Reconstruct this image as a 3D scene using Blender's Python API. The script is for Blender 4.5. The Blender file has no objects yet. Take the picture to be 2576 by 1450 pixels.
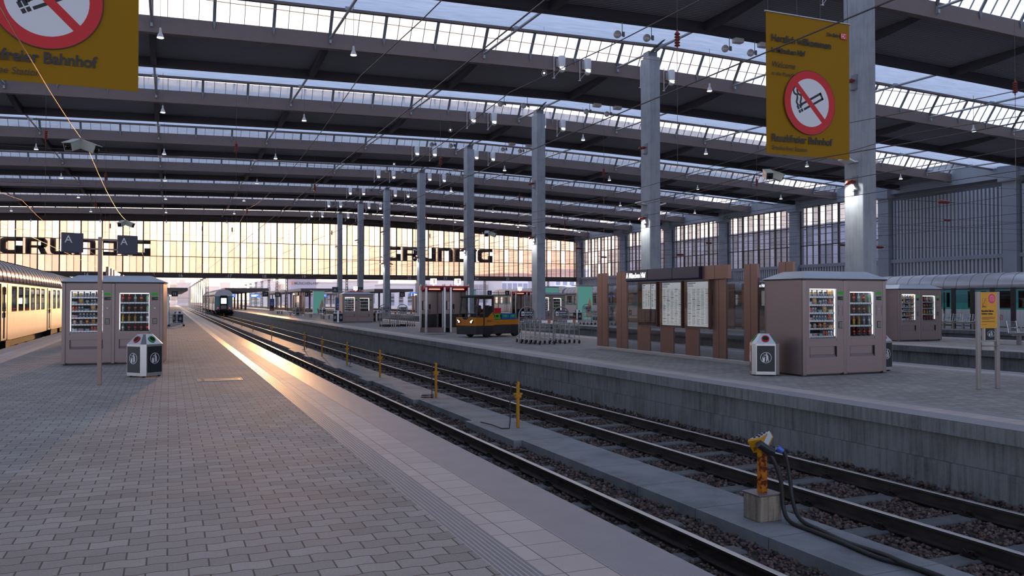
import bpy, math, random
import numpy as np
from mathutils import Vector, Matrix
random.seed(7)
rng = np.random.default_rng(7)
S = bpy.context.scene
C = S.collection
PI = math.pi
ORD = ['first','second','third','fourth','fifth','sixth','seventh','eighth','ninth','tenth','eleventh','twelfth','thirteenth','fourteenth','fifteenth','sixteenth','seventeenth','eighteenth','nineteenth','twentieth']

# ---------------------------------------------------------------- mesh building
class MB:
    def __init__(s): s.v=[]; s.f=[]; s.m=[]; s.sm=[]
    def add(s, vs, fs, m=0, smooth=False):
        o=len(s.v); s.v.extend([tuple(p) for p in vs])
        for f in fs:
            s.f.append([o+i for i in f]); s.m.append(m); s.sm.append(smooth)
    def box(s, x0,x1,y0,y1,z0,z1, m=0):
        s.add([(x0,y0,z0),(x1,y0,z0),(x1,y1,z0),(x0,y1,z0),(x0,y0,z1),(x1,y0,z1),(x1,y1,z1),(x0,y1,z1)],
              [(0,3,2,1),(4,5,6,7),(0,1,5,4),(1,2,6,5),(2,3,7,6),(3,0,4,7)], m)
    def bbox(s, x0,x1,y0,y1,z0,z1, b=.01, m=0):
        # box with chamfered vertical and top edges
        def ring(i,z): return [(x0+i,y0+b,z),(x0+b,y0+i,z),(x1-b,y0+i,z),(x1-i,y0+b,z),(x1-i,y1-b,z),(x1-b,y1-i,z),(x0+b,y1-i,z),(x0+i,y1-b,z)]
        b=min(b,(x1-x0)*.45,(y1-y0)*.45,(z1-z0)*.45)
        vs=ring(b*.6,z0)+ring(0,z0+b)+ring(0,z1-b)+ring(b*.8,z1)
        fs=[tuple(range(7,-1,-1)),tuple(range(24,32))]
        for k in range(3):
            for i in range(8): fs.append((k*8+i,k*8+(i+1)%8,k*8+8+(i+1)%8,k*8+8+i))
        s.add(vs,fs,m)
    def quad(s,a,b,c,d,m=0): s.add([a,b,c,d],[(0,1,2,3)],m)
    def prism(s, poly, axis, a0, a1, m=0, smooth=False, caps=True):
        def P(u,w,a):
            return (a,u,w) if axis=='x' else ((u,a,w) if axis=='y' else (u,w,a))
        n=len(poly); vs=[P(u,w,a0) for u,w in poly]+[P(u,w,a1) for u,w in poly]
        fs=[(i,(i+1)%n,n+(i+1)%n,n+i) for i in range(n)]
        s.add(vs,fs,m,smooth)
        if caps: s.add(vs,[tuple(range(n-1,-1,-1)),tuple(range(n,2*n))],m)
    def ring(s, outer, inner, axis, a0, a1, m=0):
        # plate with a hole; outer and inner have equal counts
        def P(u,w,a): return (a,u,w) if axis=='x' else ((u,a,w) if axis=='y' else (u,w,a))
        n=len(outer); vs=[P(*p,a0) for p in outer]+[P(*p,a0) for p in inner]+[P(*p,a1) for p in outer]+[P(*p,a1) for p in inner]
        fs=[]
        for i in range(n):
            j=(i+1)%n
            fs+=[(i,j,n+j,n+i),(2*n+i,3*n+i,3*n+j,2*n+j),(i,2*n+i,2*n+j,j),(n+i,n+j,3*n+j,3*n+i)]
        s.add(vs,fs,m)
    def tube(s, pts, r, n=8, m=0, caps=True, smooth=True):
        P=[Vector(p) for p in pts]; k=len(P); R=r if isinstance(r,(list,tuple)) else [r]*k
        vs=[]; up=None
        for i in range(k):
            t=(P[min(i+1,k-1)]-P[max(i-1,0)])
            t = t.normalized() if t.length>1e-9 else Vector((0,0,1))
            if up is None:
                up=Vector((0,0,1)) if abs(t.z)<.9 else Vector((1,0,0))
            a=t.cross(up)
            a = a.normalized() if a.length>1e-6 else t.orthogonal().normalized()
            b=a.cross(t).normalized(); up=b
            for j in range(n):
                an=2*PI*j/n; q=P[i]+(a*math.cos(an)+b*math.sin(an))*R[i]; vs.append(tuple(q))
        fs=[]
        for i in range(k-1):
            for j in range(n):
                fs.append((i*n+j,i*n+(j+1)%n,(i+1)*n+(j+1)%n,(i+1)*n+j))
        s.add(vs,fs,m,smooth)
        if caps: s.add(vs,[tuple(range(n-1,-1,-1)),tuple(range((k-1)*n,k*n))],m)
    def lathe(s, prof, n=16, m=0, c=(0,0,0), smooth=True, M=None):
        # prof: (radius, height) pairs around the local z axis, M optional matrix
        vs=[]; cx,cy,cz=c
        for r,z in prof:
            for j in range(n):
                a=2*PI*j/n; p=Vector((r*math.cos(a),r*math.sin(a),z))
                if M is not None: p=M@p
                vs.append((p.x+cx,p.y+cy,p.z+cz))
        fs=[]; k=len(prof)
        for i in range(k-1):
            for j in range(n):
                fs.append((i*n+j,i*n+(j+1)%n,(i+1)*n+(j+1)%n,(i+1)*n+j))
        s.add(vs,fs,m,smooth)
        s.add(vs,[tuple(range(n-1,-1,-1)),tuple(range((k-1)*n,k*n))],m)
    def sphere(s,c,r,m=0,n=16,k=10,sz=1):
        s.lathe([(max(r*math.sin(PI*i/k),1e-4),-r*sz*math.cos(PI*i/k)) for i in range(k+1)],n,m,c)
    def data(s,name,mats):
        me=bpy.data.meshes.new(name); me.from_pydata(s.v,[],s.f)
        mats = mats if isinstance(mats,(list,tuple)) else [mats]
        for x in mats: me.materials.append(M_(x))
        if s.f:
            me.polygons.foreach_set('material_index',s.m); me.polygons.foreach_set('use_smooth',s.sm)
        me.update(); return me
    def build(s,name,mats,parent=None,loc=(0,0,0),rz=0):
        return put(name,s.data(name,mats),parent,loc,rz)

def put(name,data,parent=None,loc=(0,0,0),rz=0):
    o=bpy.data.objects.new(name,data); C.objects.link(o); o.location=loc
    o.rotation_euler = rz if isinstance(rz,(tuple,list)) else (0,0,rz)
    if parent is not None: o.parent=parent
    return o
def tag(o,label,cat,group=None,kind=None):
    if label: o['label']=label
    if cat: o['category']=cat
    if group: o['group']=group
    if kind: o['kind']=kind
    return o
def thing(name,label,cat,loc=(0,0,0),rz=0,group=None):
    return tag(put(name,None,None,loc,rz),label,cat,group)
def struct(o): o['kind']='structure'; return o
def kids(o): return KID.get(o.name,None) or [c for c in bpy.data.objects if c.parent==o]
KID={}
def dup(root,loc,rz=None,label=None,group=None,skip=()):
    # copy of a thing, its parts and their sub-parts
    def cp(o,parent):
        c=o.copy(); C.objects.link(c)
        if parent is not None: c.parent=parent
        if o.name not in KID: KID[o.name]=[x for x in o.children]
        for ch in KID[o.name]:
            if ch.name.split('.')[0] not in skip: cp(ch,c)
        return c
    r=cp(root,None); r.location=loc
    if rz is not None: r.rotation_euler=(0,0,rz)
    if label: r['label']=label
    if group: r['group']=group
    return r
def text(name,body,size,mat,parent=None,loc=(0,0,0),rot=(PI/2,0,0),align='LEFT',ext=.002,off=0.,shear=0.,sx=1.,spacing=1.):
    cu=bpy.data.curves.new(name,'FONT'); cu.body=body; cu.size=size; cu.extrude=ext; cu.offset=off; cu.shear=shear
    cu.align_x=align; cu.space_character=spacing; cu.resolution_u=4; cu.materials.append(M_(mat))
    o=bpy.data.objects.new('t',cu); C.objects.link(o)
    me=bpy.data.meshes.new_from_object(o.evaluated_get(bpy.context.evaluated_depsgraph_get())) if False else o.to_mesh().copy()
    o.to_mesh_clear(); bpy.data.objects.remove(o); bpy.data.curves.remove(cu)
    me.name=name; o=put(name,me,parent,loc,rot); o.scale=(sx,1,1); return o
def circ(cx,cy,r,n=32,a0=0.): return [(cx+r*math.cos(a0+2*PI*i/n),cy+r*math.sin(a0+2*PI*i/n)) for i in range(n)]
def rect(x0,x1,y0,y1): return [(x0,y0),(x1,y0),(x1,y1),(x0,y1)]
def arc(cx,cz,r,a0,a1,n=8): return [(cx+r*math.cos(a0+(a1-a0)*i/n),cz+r*math.sin(a0+(a1-a0)*i/n)) for i in range(n+1)]

# ---------------------------------------------------------------- materials
MATS={}
def M_(n): return MATS[n] if isinstance(n,str) else n
class NT:
    def __init__(s,name):
        s.mat=bpy.data.materials.new(name); s.mat.use_nodes=True; s.t=s.mat.node_tree; s.n=s.t.nodes; s.l=s.t.links
        s.n.clear(); s.out=s.n.new('ShaderNodeOutputMaterial'); MATS[name]=s.mat
    def N(s,t,**k):
        x=s.n.new('ShaderNode'+t)
        for a,b in k.items():
            if hasattr(x,a): setattr(x,a,b)
            else: x.inputs[a.replace('_',' ')].default_value=b
        return x
    def L(s,a,b): s.l.new(a,b)
    def math(s,op,a,b=None,c=None):
        x=s.n.new('ShaderNodeMath'); x.operation=op
        for i,q in enumerate((a,b,c)):
            if q is None: continue
            if isinstance(q,(int,float)): x.inputs[i].default_value=q
            else: s.L(q,x.inputs[i])
        return x.outputs[0]
    def ramp(s,fac,stops,interp='LINEAR'):
        x=s.n.new('ShaderNodeValToRGB'); s.L(fac,x.inputs[0]); e=x.color_ramp; e.interpolation=interp
        while len(e.elements)<len(stops): e.elements.new(.5)
        for q,(p,c) in zip(e.elements,stops):
            q.position=p; q.color=(c,c,c,1) if isinstance(c,(int,float)) else (*c,1)
        return x.outputs[0]
    def mix(s,fac,a,b,mode='MIX'):
        x=s.n.new('ShaderNodeMix'); x.data_type='RGBA'; x.blend_type=mode
        for i,q in ((0,fac),(6,a),(7,b)):
            if isinstance(q,(int,float)): x.inputs[i].default_value=q if i==0 else (q,q,q,1)
            elif isinstance(q,(tuple,list)): x.inputs[i].default_value=(*q,1)
            else: s.L(q,x.inputs[i])
        return x.outputs[2]
    def co(s,sc=(1,1,1),kind='Object'):
        t=s.n.new('ShaderNodeTexCoord'); m=s.n.new('ShaderNodeMapping'); m.inputs['Scale'].default_value=sc
        s.L(t.outputs[kind],m.inputs[0]); return m.outputs[0]
    def noise(s,vec,scale,detail=3,rough=.55):
        x=s.n.new('ShaderNodeTexNoise'); x.inputs['Scale'].default_value=scale; x.inputs['Detail'].default_value=detail; x.inputs['Roughness'].default_value=rough
        s.L(vec,x.inputs['Vector']); return x.outputs[0]
    def bsdf(s,color=None,rough=.5,metal=0.,spec=.5,**k):
        b=s.n.new('ShaderNodeBsdfPrincipled')
        for n_,q in (('Base Color',color),('Roughness',rough),('Metallic',metal),('Specular IOR Level',spec)):
            if q is None: continue
            if isinstance(q,(int,float)): b.inputs[n_].default_value=q
            elif isinstance(q,(tuple,list)): b.inputs[n_].default_value=(*q,1)
            else: s.L(q,b.inputs[n_])
        for a,q in k.items(): b.inputs[a.replace('_',' ')].default_value=q
        s.b=b; return b
    def bump(s,h,strength=.3,dist=.01):
        x=s.n.new('ShaderNodeBump'); x.inputs['Strength'].default_value=strength; x.inputs['Distance'].default_value=dist
        s.L(h,x.inputs['Height']); s.L(x.outputs[0],s.b.inputs['Normal'])
    def end(s,sh=None):
        s.L((sh or s.b.outputs[0]),s.out.inputs[0]); return s.mat
def srgb(r,g,b): return tuple(((c/255/12.92) if c/255<=.04045 else ((c/255+.055)/1.055)**2.4) for c in (r,g,b))
def plain(name,rgb,rough=.5,metal=0.,spec=.5,var=.0,scale=3.,**k):
    t=NT(name); c=srgb(*rgb)
    if var:
        f=t.noise(t.co(),scale,4); col=t.ramp(f,[(.25,tuple(q*(1-var) for q in c)),(.75,tuple(min(1,q*(1+var)) for q in c))])
    else: col=c
    t.bsdf(col,rough,metal,spec,**k); return t.end()
def emit(name,rgb,st):
    t=NT(name); e=t.N('Emission'); e.inputs[0].default_value=(*srgb(*rgb),1); e.inputs[1].default_value=st; return t.end(e.outputs[0])
# ---- surfaces of the place
def streaky(name,rgb,dark,vs=(6,6,.35),rough=.75,str_=.6):
    # concrete with run-off streaks down the faces
    t=NT(name); c=srgb(*rgb); d=srgb(*dark)
    n1=t.noise(t.co(vs),2.2,6,.65); n2=t.noise(t.co(),1.3,5,.6); n3=t.noise(t.co(),40,2)
    f=t.math('ADD',t.math('MULTIPLY',n1,str_),t.math('ADD',t.math('MULTIPLY',n2,1-str_),t.math('MULTIPLY',n3,.12)))
    col=t.ramp(f,[(.36,d),(.62,c)])
    t.bsdf(col,rough,0,.35); t.bump(n3,.15,.01); return t.end()
streaky('concrete_wall',(118,120,122),(66,66,66))
streaky('concrete_column',(160,166,172),(132,138,146),(3,3,.25),.6,.5)
streaky('concrete_path',(132,136,140),(98,101,106),(1,1,1),.7,.3)
streaky('concrete_block',(150,138,122),(60,52,44),(9,9,.6),.8,.75)
def pavers():
    t=NT('pavers'); tc=t.N('TexCoord'); sp=t.N('SeparateXYZ'); t.L(tc.outputs['Object'],sp.inputs[0])
    x,y=sp.outputs[0],sp.outputs[1]
    w=t.math('MULTIPLY',t.math('SINE',t.math('MULTIPLY',x,2*PI/.24)),.010)
    w2=t.math('MULTIPLY',t.math('SINE',t.math('MULTIPLY',y,2*PI/.33)),.008)
    cb=t.N('CombineXYZ'); t.L(x,cb.inputs[0]); t.L(t.math('ADD',y,w),cb.inputs[1])
    b=t.N('TexBrick'); b.offset=.5; t.L(cb.outputs[0],b.inputs[0])
    b.inputs['Color1'].default_value=(*srgb(171,165,161),1); b.inputs['Color2'].default_value=(*srgb(150,145,141),1); b.inputs['Mortar'].default_value=(*srgb(92,88,86),1)
    for n_,q in (('Scale',1),('Mortar Size',.006),('Mortar Smooth',.3),('Bias',0),('Brick Width',.24),('Row Height',.165)): b.inputs[n_].default_value=q
    n=t.noise(t.co(),.55,5,.6); n2=t.noise(t.co(),60,2)
    col=t.mix(1.,b.outputs[0],t.ramp(n,[(.3,(.82,.80,.79)),(.7,(1.08,1.07,1.06))]),'MULTIPLY')
    col=t.mix(1.,col,t.ramp(n2,[(.2,.85),(.8,1.12)]),'MULTIPLY')
    t.bsdf(col,t.ramp(n,[(.3,.72),(.7,.88)]),0,.18); t.bump(t.math('SUBTRACT',t.math('MULTIPLY',n2,.2),b.outputs[1]),.35,.006); return t.end()
pavers()
def tiles(name,w,h,rgb,rgb2,off=0.,xo=0.):
    t=NT(name); tc=t.N('TexCoord'); mp=t.N('Mapping'); mp.inputs['Location'].default_value=(xo,0,0); t.L(tc.outputs['Object'],mp.inputs[0])
    b=t.N('TexBrick'); b.offset=off; t.L(mp.outputs[0],b.inputs[0])
    b.inputs['Color1'].default_value=(*srgb(*rgb),1); b.inputs['Color2'].default_value=(*srgb(*rgb2),1); b.inputs['Mortar'].default_value=(*srgb(92,86,84),1)
    for n_,q in (('Scale',1),('Mortar Size',.004),('Mortar Smooth',.2),('Bias',0),('Brick Width',w),('Row Height',h)): b.inputs[n_].default_value=q
    n=t.noise(t.co(),1.2,4); n2=t.noise(t.co(),90,2)
    col=t.mix(1.,b.outputs[0],t.ramp(n,[(.3,.92),(.7,1.06)]),'MULTIPLY')
    col=t.mix(1.,col,t.ramp(n2,[(.2,.9),(.8,1.08)]),'MULTIPLY')
    t.bsdf(col,.62,0,.4); t.bump(t.math('MULTIPLY',b.outputs[1],-1.),.4,.004); return t.end()
tiles('slab_wide',.29,.30,(192,179,174),(183,170,165),0,-2.2+.29*8)
tiles('slab_small',.135,.30,(194,180,175),(184,171,166),0,-2.065+.135*16)
def ribs():
    t=NT('ribbed_strip'); tc=t.N('TexCoord'); sp=t.N('SeparateXYZ'); t.L(tc.outputs['Object'],sp.inputs[0])
    w=t.math('SINE',t.math('MULTIPLY',sp.outputs[0],2*PI/.034)); n=t.noise(t.co(),60,2)
    col=t.mix(t.ramp(w,[(.0,1.),(.5,0.)]),srgb(172,166,168),srgb(128,122,126))
    t.bsdf(col,.42,0,.5); t.bump(w,.7,.006); return t.end()
ribs()
def nubs():
    t=NT('studded_strip'); tc=t.N('TexCoord'); sp=t.N('SeparateXYZ'); t.L(tc.outputs['Object'],sp.inputs[0])
    a=t.math('SINE',t.math('MULTIPLY',t.math('ADD',sp.outputs[0],sp.outputs[1]),2*PI/.026)); b=t.math('SINE',t.math('MULTIPLY',t.math('SUBTRACT',sp.outputs[0],sp.outputs[1]),2*PI/.026))
    w=t.math('MULTIPLY',a,b); n=t.noise(t.co(),3,5); n2=t.noise(t.co(),120,1)
    col=t.mix(1.,t.ramp(w,[(.2,srgb(140,136,142)),(.8,srgb(166,161,166))]),t.ramp(n,[(.3,.93),(.7,1.05)]),'MULTIPLY')
    t.bsdf(col,.48,0,.5); t.bump(w,.35,.004); return t.end()
nubs()
def ballast():
    t=NT('ballast'); v=t.N('TexVoronoi'); v.inputs['Scale'].default_value=19; t.L(t.co(),v.inputs['Vector'])
    col=t.mix(t.math('POWER',v.outputs['Distance'],1.),t.mix(1.,v.outputs['Color'],srgb(120,104,100),'MULTIPLY'),(.01,.01,.01))
    col=t.mix(.6,col,srgb(60,54,54)); t.bsdf(col,.85,0,.3); t.bump(t.math('SUBTRACT',1.,v.outputs['Distance']),1.,.05); return t.end()
ballast()
def stone():
    t=NT('stone'); g=t.N('NewGeometry'); col=t.ramp(g.outputs['Random Per Island'],[(0,srgb(46,40,40)),(.3,srgb(84,73,71)),(.55,srgb(102,86,82)),(.75,srgb(94,70,63)),(1,srgb(122,113,110))])
    n=t.noise(t.co(),55,3); t.bsdf(t.mix(1.,col,t.ramp(n,[(.25,.6),(.75,1.2)]),'MULTIPLY'),.8,0,.35); return t.end()
stone()
def rail_mats():
    t=NT('rail_side'); n=t.noise(t.co((1,.4,1)),9,5); t.bsdf(t.ramp(n,[(.3,srgb(34,30,30)),(.7,srgb(62,54,52))]),.6,.35,.4); t.end()
    t=NT('rail_head'); n=t.noise(t.co((14,.15,1)),6,3); t.bsdf(srgb(214,210,208),t.ramp(n,[(.3,.30),(.7,.42)]),.75,.5); t.end()
rail_mats()
plain('sleeper',(86,88,92),.75,var=.25,scale=6)
plain('clip_iron',(38,30,28),.55,.5,var=.3,scale=30)
# ---- roof
def deckmat():
    t=NT('roof_deck'); tc=t.N('TexCoord'); sp=t.N('SeparateXYZ'); t.L(tc.outputs['Object'],sp.inputs[0])
    w=t.math('SINE',t.math('MULTIPLY',sp.outputs[1],2*PI/.22)); col=t.mix(t.ramp(w,[(.3,0.),(.7,1.)]),srgb(136,134,138),srgb(160,157,161))
    t.bsdf(col,.7,0,.3); t.bump(w,.5,.02); return t.end()
deckmat()
plain('beam_brown',(116,101,97),.55,var=.06)
plain('beam_dark',(52,50,56),.6,var=.08)
plain('steel_grey',(128,130,134),.45,.0,var=.05)
plain('steel_strut',(168,172,176),.35,.5)
def skin():
    t=NT('translucent_panel'); n=t.noise(t.co((.35,1.6,1)),2.2,5); c=t.ramp(n,[(.3,(.42,.46,.52)),(.7,(.54,.58,.65))])
    d=t.N('BsdfDiffuse'); tr=t.N('BsdfTranslucent'); t.L(c,d.inputs[0]); t.L(c,tr.inputs[0]); m=t.N('MixShader'); m.inputs[0].default_value=.72
    t.L(d.outputs[0],m.inputs[1]); t.L(tr.outputs[0],m.inputs[2]); return t.end(m.outputs[0])
skin()
def glass(name,tint,trans,rough,dirt=None,per_pane=False,gl=.12):
    # thin pane: clear part + dirty diffuse film + sheen
    t=NT(name); T=t.N('BsdfTransparent'); G=t.N('BsdfGlossy'); G.inputs['Roughness'].default_value=rough
    D=t.N('BsdfTranslucent'); col=srgb(*(dirt or tint))
    fac=trans
    if per_pane:
        g=t.N('NewGeometry'); r=g.outputs['Random Per Island']
        base=t.ramp(r,[(0,.98),(.50,.98),(.52,.55),(.65,.8),(.85,.36),(1.,.66)],'LINEAR')
        sc=t.co((1.6,1.6,.45)); n=t.noise(sc,1.7,7,.68); n2=t.noise(t.co((5,5,.5)),3,4,.6)
        k=t.math('MULTIPLY',t.math('MULTIPLY',n,n2),4.); st=t.ramp(k,[(.35,1.),(1.05,.72)])
        st=t.mix(t.ramp(r,[(.0,0.),(.51,1.)],'CONSTANT'),1.,st)
        f=t.math('MULTIPLY',base,st); tc=t.mix(f,srgb(*tint),(1,1,1)); t.L(tc,T.inputs[0]); fac=f
    else: T.inputs[0].default_value=(*srgb(*tint),1)
    D.inputs[0].default_value=(*col,1)
    m=t.N('MixShader'); t.L(D.outputs[0],m.inputs[1]); t.L(T.outputs[0],m.inputs[2])
    if isinstance(fac,float): m.inputs[0].default_value=fac
    else: t.L(fac,m.inputs[0])
    m2=t.N('MixShader'); lw=t.N('LayerWeight'); lw.inputs[0].default_value=.25
    t.L(t.math('MULTIPLY',lw.outputs['Fresnel'],gl*4),m2.inputs[0]); t.L(m.outputs[0],m2.inputs[1]); t.L(G.outputs[0],m2.inputs[2])
    return t.end(m2.outputs[0])
glass('hall_pane',(196,168,160),.7,.3,(150,128,120),True,.05)
glass('roof_glass',(222,230,240),.86,.15,(190,196,204),False,.06)
glass('clear_glass',(232,236,238),.97,.02,(120,120,120),False,.12)
glass('dark_glass',(120,110,100),.92,.03,(30,26,24),False,.35)
plain('mullion',(66,58,56),.6,var=.1)
plain('letter_dark',(38,36,36),.7)
plain('wall_panel',(172,178,188),.55,.25,var=.06,scale=.6)
glass('side_pane',(150,156,172),.5,.3,(120,122,130),True,.08)
plain('wall_frame',(140,148,160),.6,var=.06,scale=.8)
plain('wall_recess',(96,100,110),.7)
# ---- furniture metals and paints
def brushed(name,rgb,rough,aniso=(60,60,1.2),metal=.9,var=.1):
    t=NT(name); n=t.noise(t.co(aniso),3,4); c=srgb(*rgb); n2=t.noise(t.co(),14,3)
    t.bsdf(t.ramp(n,[(.3,tuple(q*(1-var) for q in c)),(.7,tuple(min(1,q*(1+var)) for q in c))]),rough,metal,.5); return t.end()
brushed('kiosk_steel',(136,121,119),.42,(14,14,14),.6,.04)
brushed('kiosk_frame',(126,114,112),.34,(50,50,1),.75,.08)
brushed('kiosk_roof',(196,200,208),.3,(3,3,3),.8,.05)
brushed('bin_steel',(196,194,194),.3,(40,40,2),.9,.08)
brushed('bronze',(124,96,86),.36,(60,60,1),.6,.05)
brushed('aluminium',(184,186,190),.32,(40,40,2),.85,.05)
brushed('dull_steel',(140,136,136),.38,(40,40,2),.8,.06)
brushed('chrome_wire',(190,192,196),.25,(8,8,8),.95,.05)
plain('post_paint',(140,118,110),.4,.35,var=.06)
plain('bin_black',(30,32,38),.42,var=.1)
plain('white_print',(214,216,220),.5)
plain('navy',(20,24,58),.35)
plain('black',(18,18,20),.45)
plain('rubber',(26,26,28),.8)
plain('dark_inside',(30,27,26),.8)
plain('white_metal',(226,226,226),.4,.2)
plain('red_paint',(196,14,40),.4)
plain('red_label',(226,22,30),.35)
plain('signal_red',(196,12,26),.5)
plain('blue_label',(58,104,196),.35)
plain('green_label',(30,168,74),.35)
plain('orange_label',(238,104,38),.35)
plain('silver_label',(186,192,200),.35)
plain('yellow_label',(244,196,40),.35)
plain('pink_label',(232,120,150),.35)
plain('cola',(40,18,12),.08)
plain('clear_drink',(120,130,130),.05,spec=.7)
plain('lime_drink',(150,150,20),.1)
plain('bag_white',(214,218,230),.3)
plain('bag_peach',(240,176,128),.32)
plain('bag_blue',(60,92,160),.3)
plain('bag_navy',(60,66,84),.3)
plain('bag_yellow',(240,196,70),.3)
plain('bag_red',(206,50,44),.3)
plain('bag_lightblue',(150,200,216),.3)
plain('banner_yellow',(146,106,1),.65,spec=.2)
plain('sign_yellow',(214,150,14),.45)
plain('magenta',(206,44,120),.5)
emit('green_lcd',(60,170,70),.35)
emit('led_white',(255,250,244),4.5)
emit('lamp_white',(255,248,238),12.)
emit('strip_cool',(255,252,250),9.)
emit('t_light',(255,226,196),2.2)
emit('tail_red',(255,30,30),3.)
emit('screen_blue',(70,110,230),1.6)
emit('sign_glow',(245,246,255),3.)
emit('board_glow',(206,205,208),1.)
emit('poster_teal',(110,180,172),.4)
emit('cabin_glow',(255,170,90),.9)
emit('headlight',(255,250,240),5.)
def rusty(name,rgb,rust,th=.62,sc=5):
    t=NT(name); n=t.noise(t.co(),sc,8,.7); n2=t.noise(t.co(),2,3)
    t.bsdf(t.mix(t.ramp(n,[(th-.02,0.),(th+.03,1.)]),t.mix(1.,srgb(*rgb),t.ramp(n2,[(.3,.85),(.7,1.1)]),'MULTIPLY'),srgb(*rust)),.5,.1,.4); return t.end()
rusty('tug_yellow',(186,112,20),(120,40,20),.66,7)
rusty('post_yellow',(186,130,8),(120,66,12),.6,9)
rusty('post_orange',(190,110,10),(92,30,8),.52,8)
rusty('tug_black',(46,46,48),(30,22,20),.6,6)
plain('insulator',(120,36,26),.3)
plain('wire_dark',(92,88,86),.45,.5)
plain('wire_suntint',(190,140,100),.35,.9)  # orange of the low sun put into the wire colour
plain('lamp_shell',(206,202,202),.4,.2)
plain('camera_shell',(176,182,172),.4)
plain('hose',(36,34,36),.55)
plain('crate_red',(190,26,34),.4)
plain('crate_green',(84,168,34),.4)
plain('crate_blue',(24,100,176),.4)
# ---- trains
def coach(name,top,mid,low,streak):
    t=NT(name); tc=t.N('TexCoord'); sp=t.N('SeparateXYZ'); t.L(tc.outputs['Object'],sp.inputs[0]); z=sp.outputs[2]
    n=t.noise(t.co((1,3,.35)),1.6,6,.65); zz=t.math('ADD',z,t.math('MULTIPLY',t.math('SUBTRACT',n,.5),streak))
    f=t.math('DIVIDE',zz,3.)
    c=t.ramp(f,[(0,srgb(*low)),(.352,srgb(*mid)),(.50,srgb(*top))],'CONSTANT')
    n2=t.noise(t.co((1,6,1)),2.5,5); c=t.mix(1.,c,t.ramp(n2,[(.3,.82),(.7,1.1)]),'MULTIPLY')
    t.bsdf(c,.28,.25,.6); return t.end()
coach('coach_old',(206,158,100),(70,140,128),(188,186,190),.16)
coach('coach_teal',(28,118,126),(20,150,140),(190,194,198),.0)
coach('coach_far',(150,150,146),(96,150,140),(196,192,196),.05)
plain('coach_roof',(186,188,196),.32,.35,var=.08,scale=1.5)
plain('coach_under',(30,28,28),.8,var=.2)
plain('coach_end',(110,150,152),.4,.1,var=.1)
plain('seat_red',(176,30,26),.7)
# ---- far city
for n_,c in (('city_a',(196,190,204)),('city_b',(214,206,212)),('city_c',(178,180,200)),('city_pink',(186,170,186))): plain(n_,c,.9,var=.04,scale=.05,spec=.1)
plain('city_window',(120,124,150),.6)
plain('canopy_grey',(120,112,116),.6)
plain('canopy_white',(214,208,206),.6)
plain('far_ground',(150,140,136),.9,var=.15,scale=.1)
plain('pylon',(120,110,108),.6,.3)
plain('wood',(148,120,92),.6,var=.15,scale=9)
plain('poster_blue',(30,92,156),.4)
# ---------------------------------------------------------------- hall dimensions (metres, platform level z=0)
XC=26.6; YE=150.; XR=76.4; XL=-45.; ZB=16.1; ZR=-.85
COLY=[26.4+16.3*k for k in range(8)]
BAYY=[26.4+16.3*k for k in range(-3,8)]
def zo(x):
    d=x-XC
    return -(.014*-d+.0002*d*d) if d<0 else -(.020*d+.0004*d*d)
MX=3.0567
GX=[XC+MX*i for i in range(-24,17)]
GX=[x for x in GX if x<XR-.2]+[XR]
# ---- platforms: each a slab with paving and edge courses, one structure
def platform(name,x0,x1,y0,y1,left=True,right=True,label=None):
    b=MB()
    e=[]
    # courses measured from the edge: studded edge, wide slab, small slab, ribbed strip
    cs=[(.50,'s'),(.29,'w'),(.135,'t'),(.235,'r')]
    xa,xb=x0,x1
    def q(a,c,m,z=0.): b.quad((a,y0,z),(c,y0,z),(c,y1,z),(a,y1,z),m)
    if right:
        p=x1
        for w,k in cs:
            q(p-w,p,'swtr'.index(k)+1); p-=w
        xb=p
    if left:
        p=x0
        for w,k in cs:
            q(p,p+w,'swtr'.index(k)+1); p+=w
        xa=p
    q(xa,xb,0)
    ym=y1
    for side,on in ((x0,left),(x1,right)):
        sg=1 if side==x0 else -1
        # lip, recessed wall, projecting footing
        b.box(*sorted((side,side+sg*.32)),y0,ym,-.20,-.004,5)
        b.box(*sorted((side+sg*.16,side+sg*.5)),y0,ym,-.62,-.2,5)
        b.box(*sorted((side+sg*.10,side+sg*.5)),y0,ym,-1.3,-.60,5)
    b.box(x0+.4,x1-.4,y0,ym,-1.2,-.01,5)
    return b.build(name,['pavers','studded_strip','slab_wide','slab_small','ribbed_strip','concrete_wall'])
P1=struct(platform('floor_platform',-5.2,3.0,-30,330))
P2=struct(platform('floor_platform',9.83,17.9,-30,330))
P3=struct(platform('floor_platform',24.8,32.4,-30,330))
P4=struct(platform('floor_platform',40.6,47.2,-30,330))
P5=struct(platform('floor_platform',55.6,76.4,-30,150))
# ---- track bed and the service path between the tracks
b=MB(); b.box(-60,110,-30,900,-1.4,-1.06); b.build('ground_ballast','ballast'); struct(bpy.data.objects['ground_ballast'])
b=MB()
for i in range(60):
    y=3.2+1.35*i; g=.008
    xa,xb=5.98,6.92
    k=0.
    for h in (15.43,20.98,27.24,32.77,38.56,43.91):
        if abs(y+.67-h)<.9: k=.16
    b.box(xa-k,xb+k*.2,y+g,y+1.35-g,-1.12,-.92)
b.box(5.98,6.92,84.2,330,-1.12,-.92)
struct(b.build('path_slabs','concrete_path'))
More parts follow.
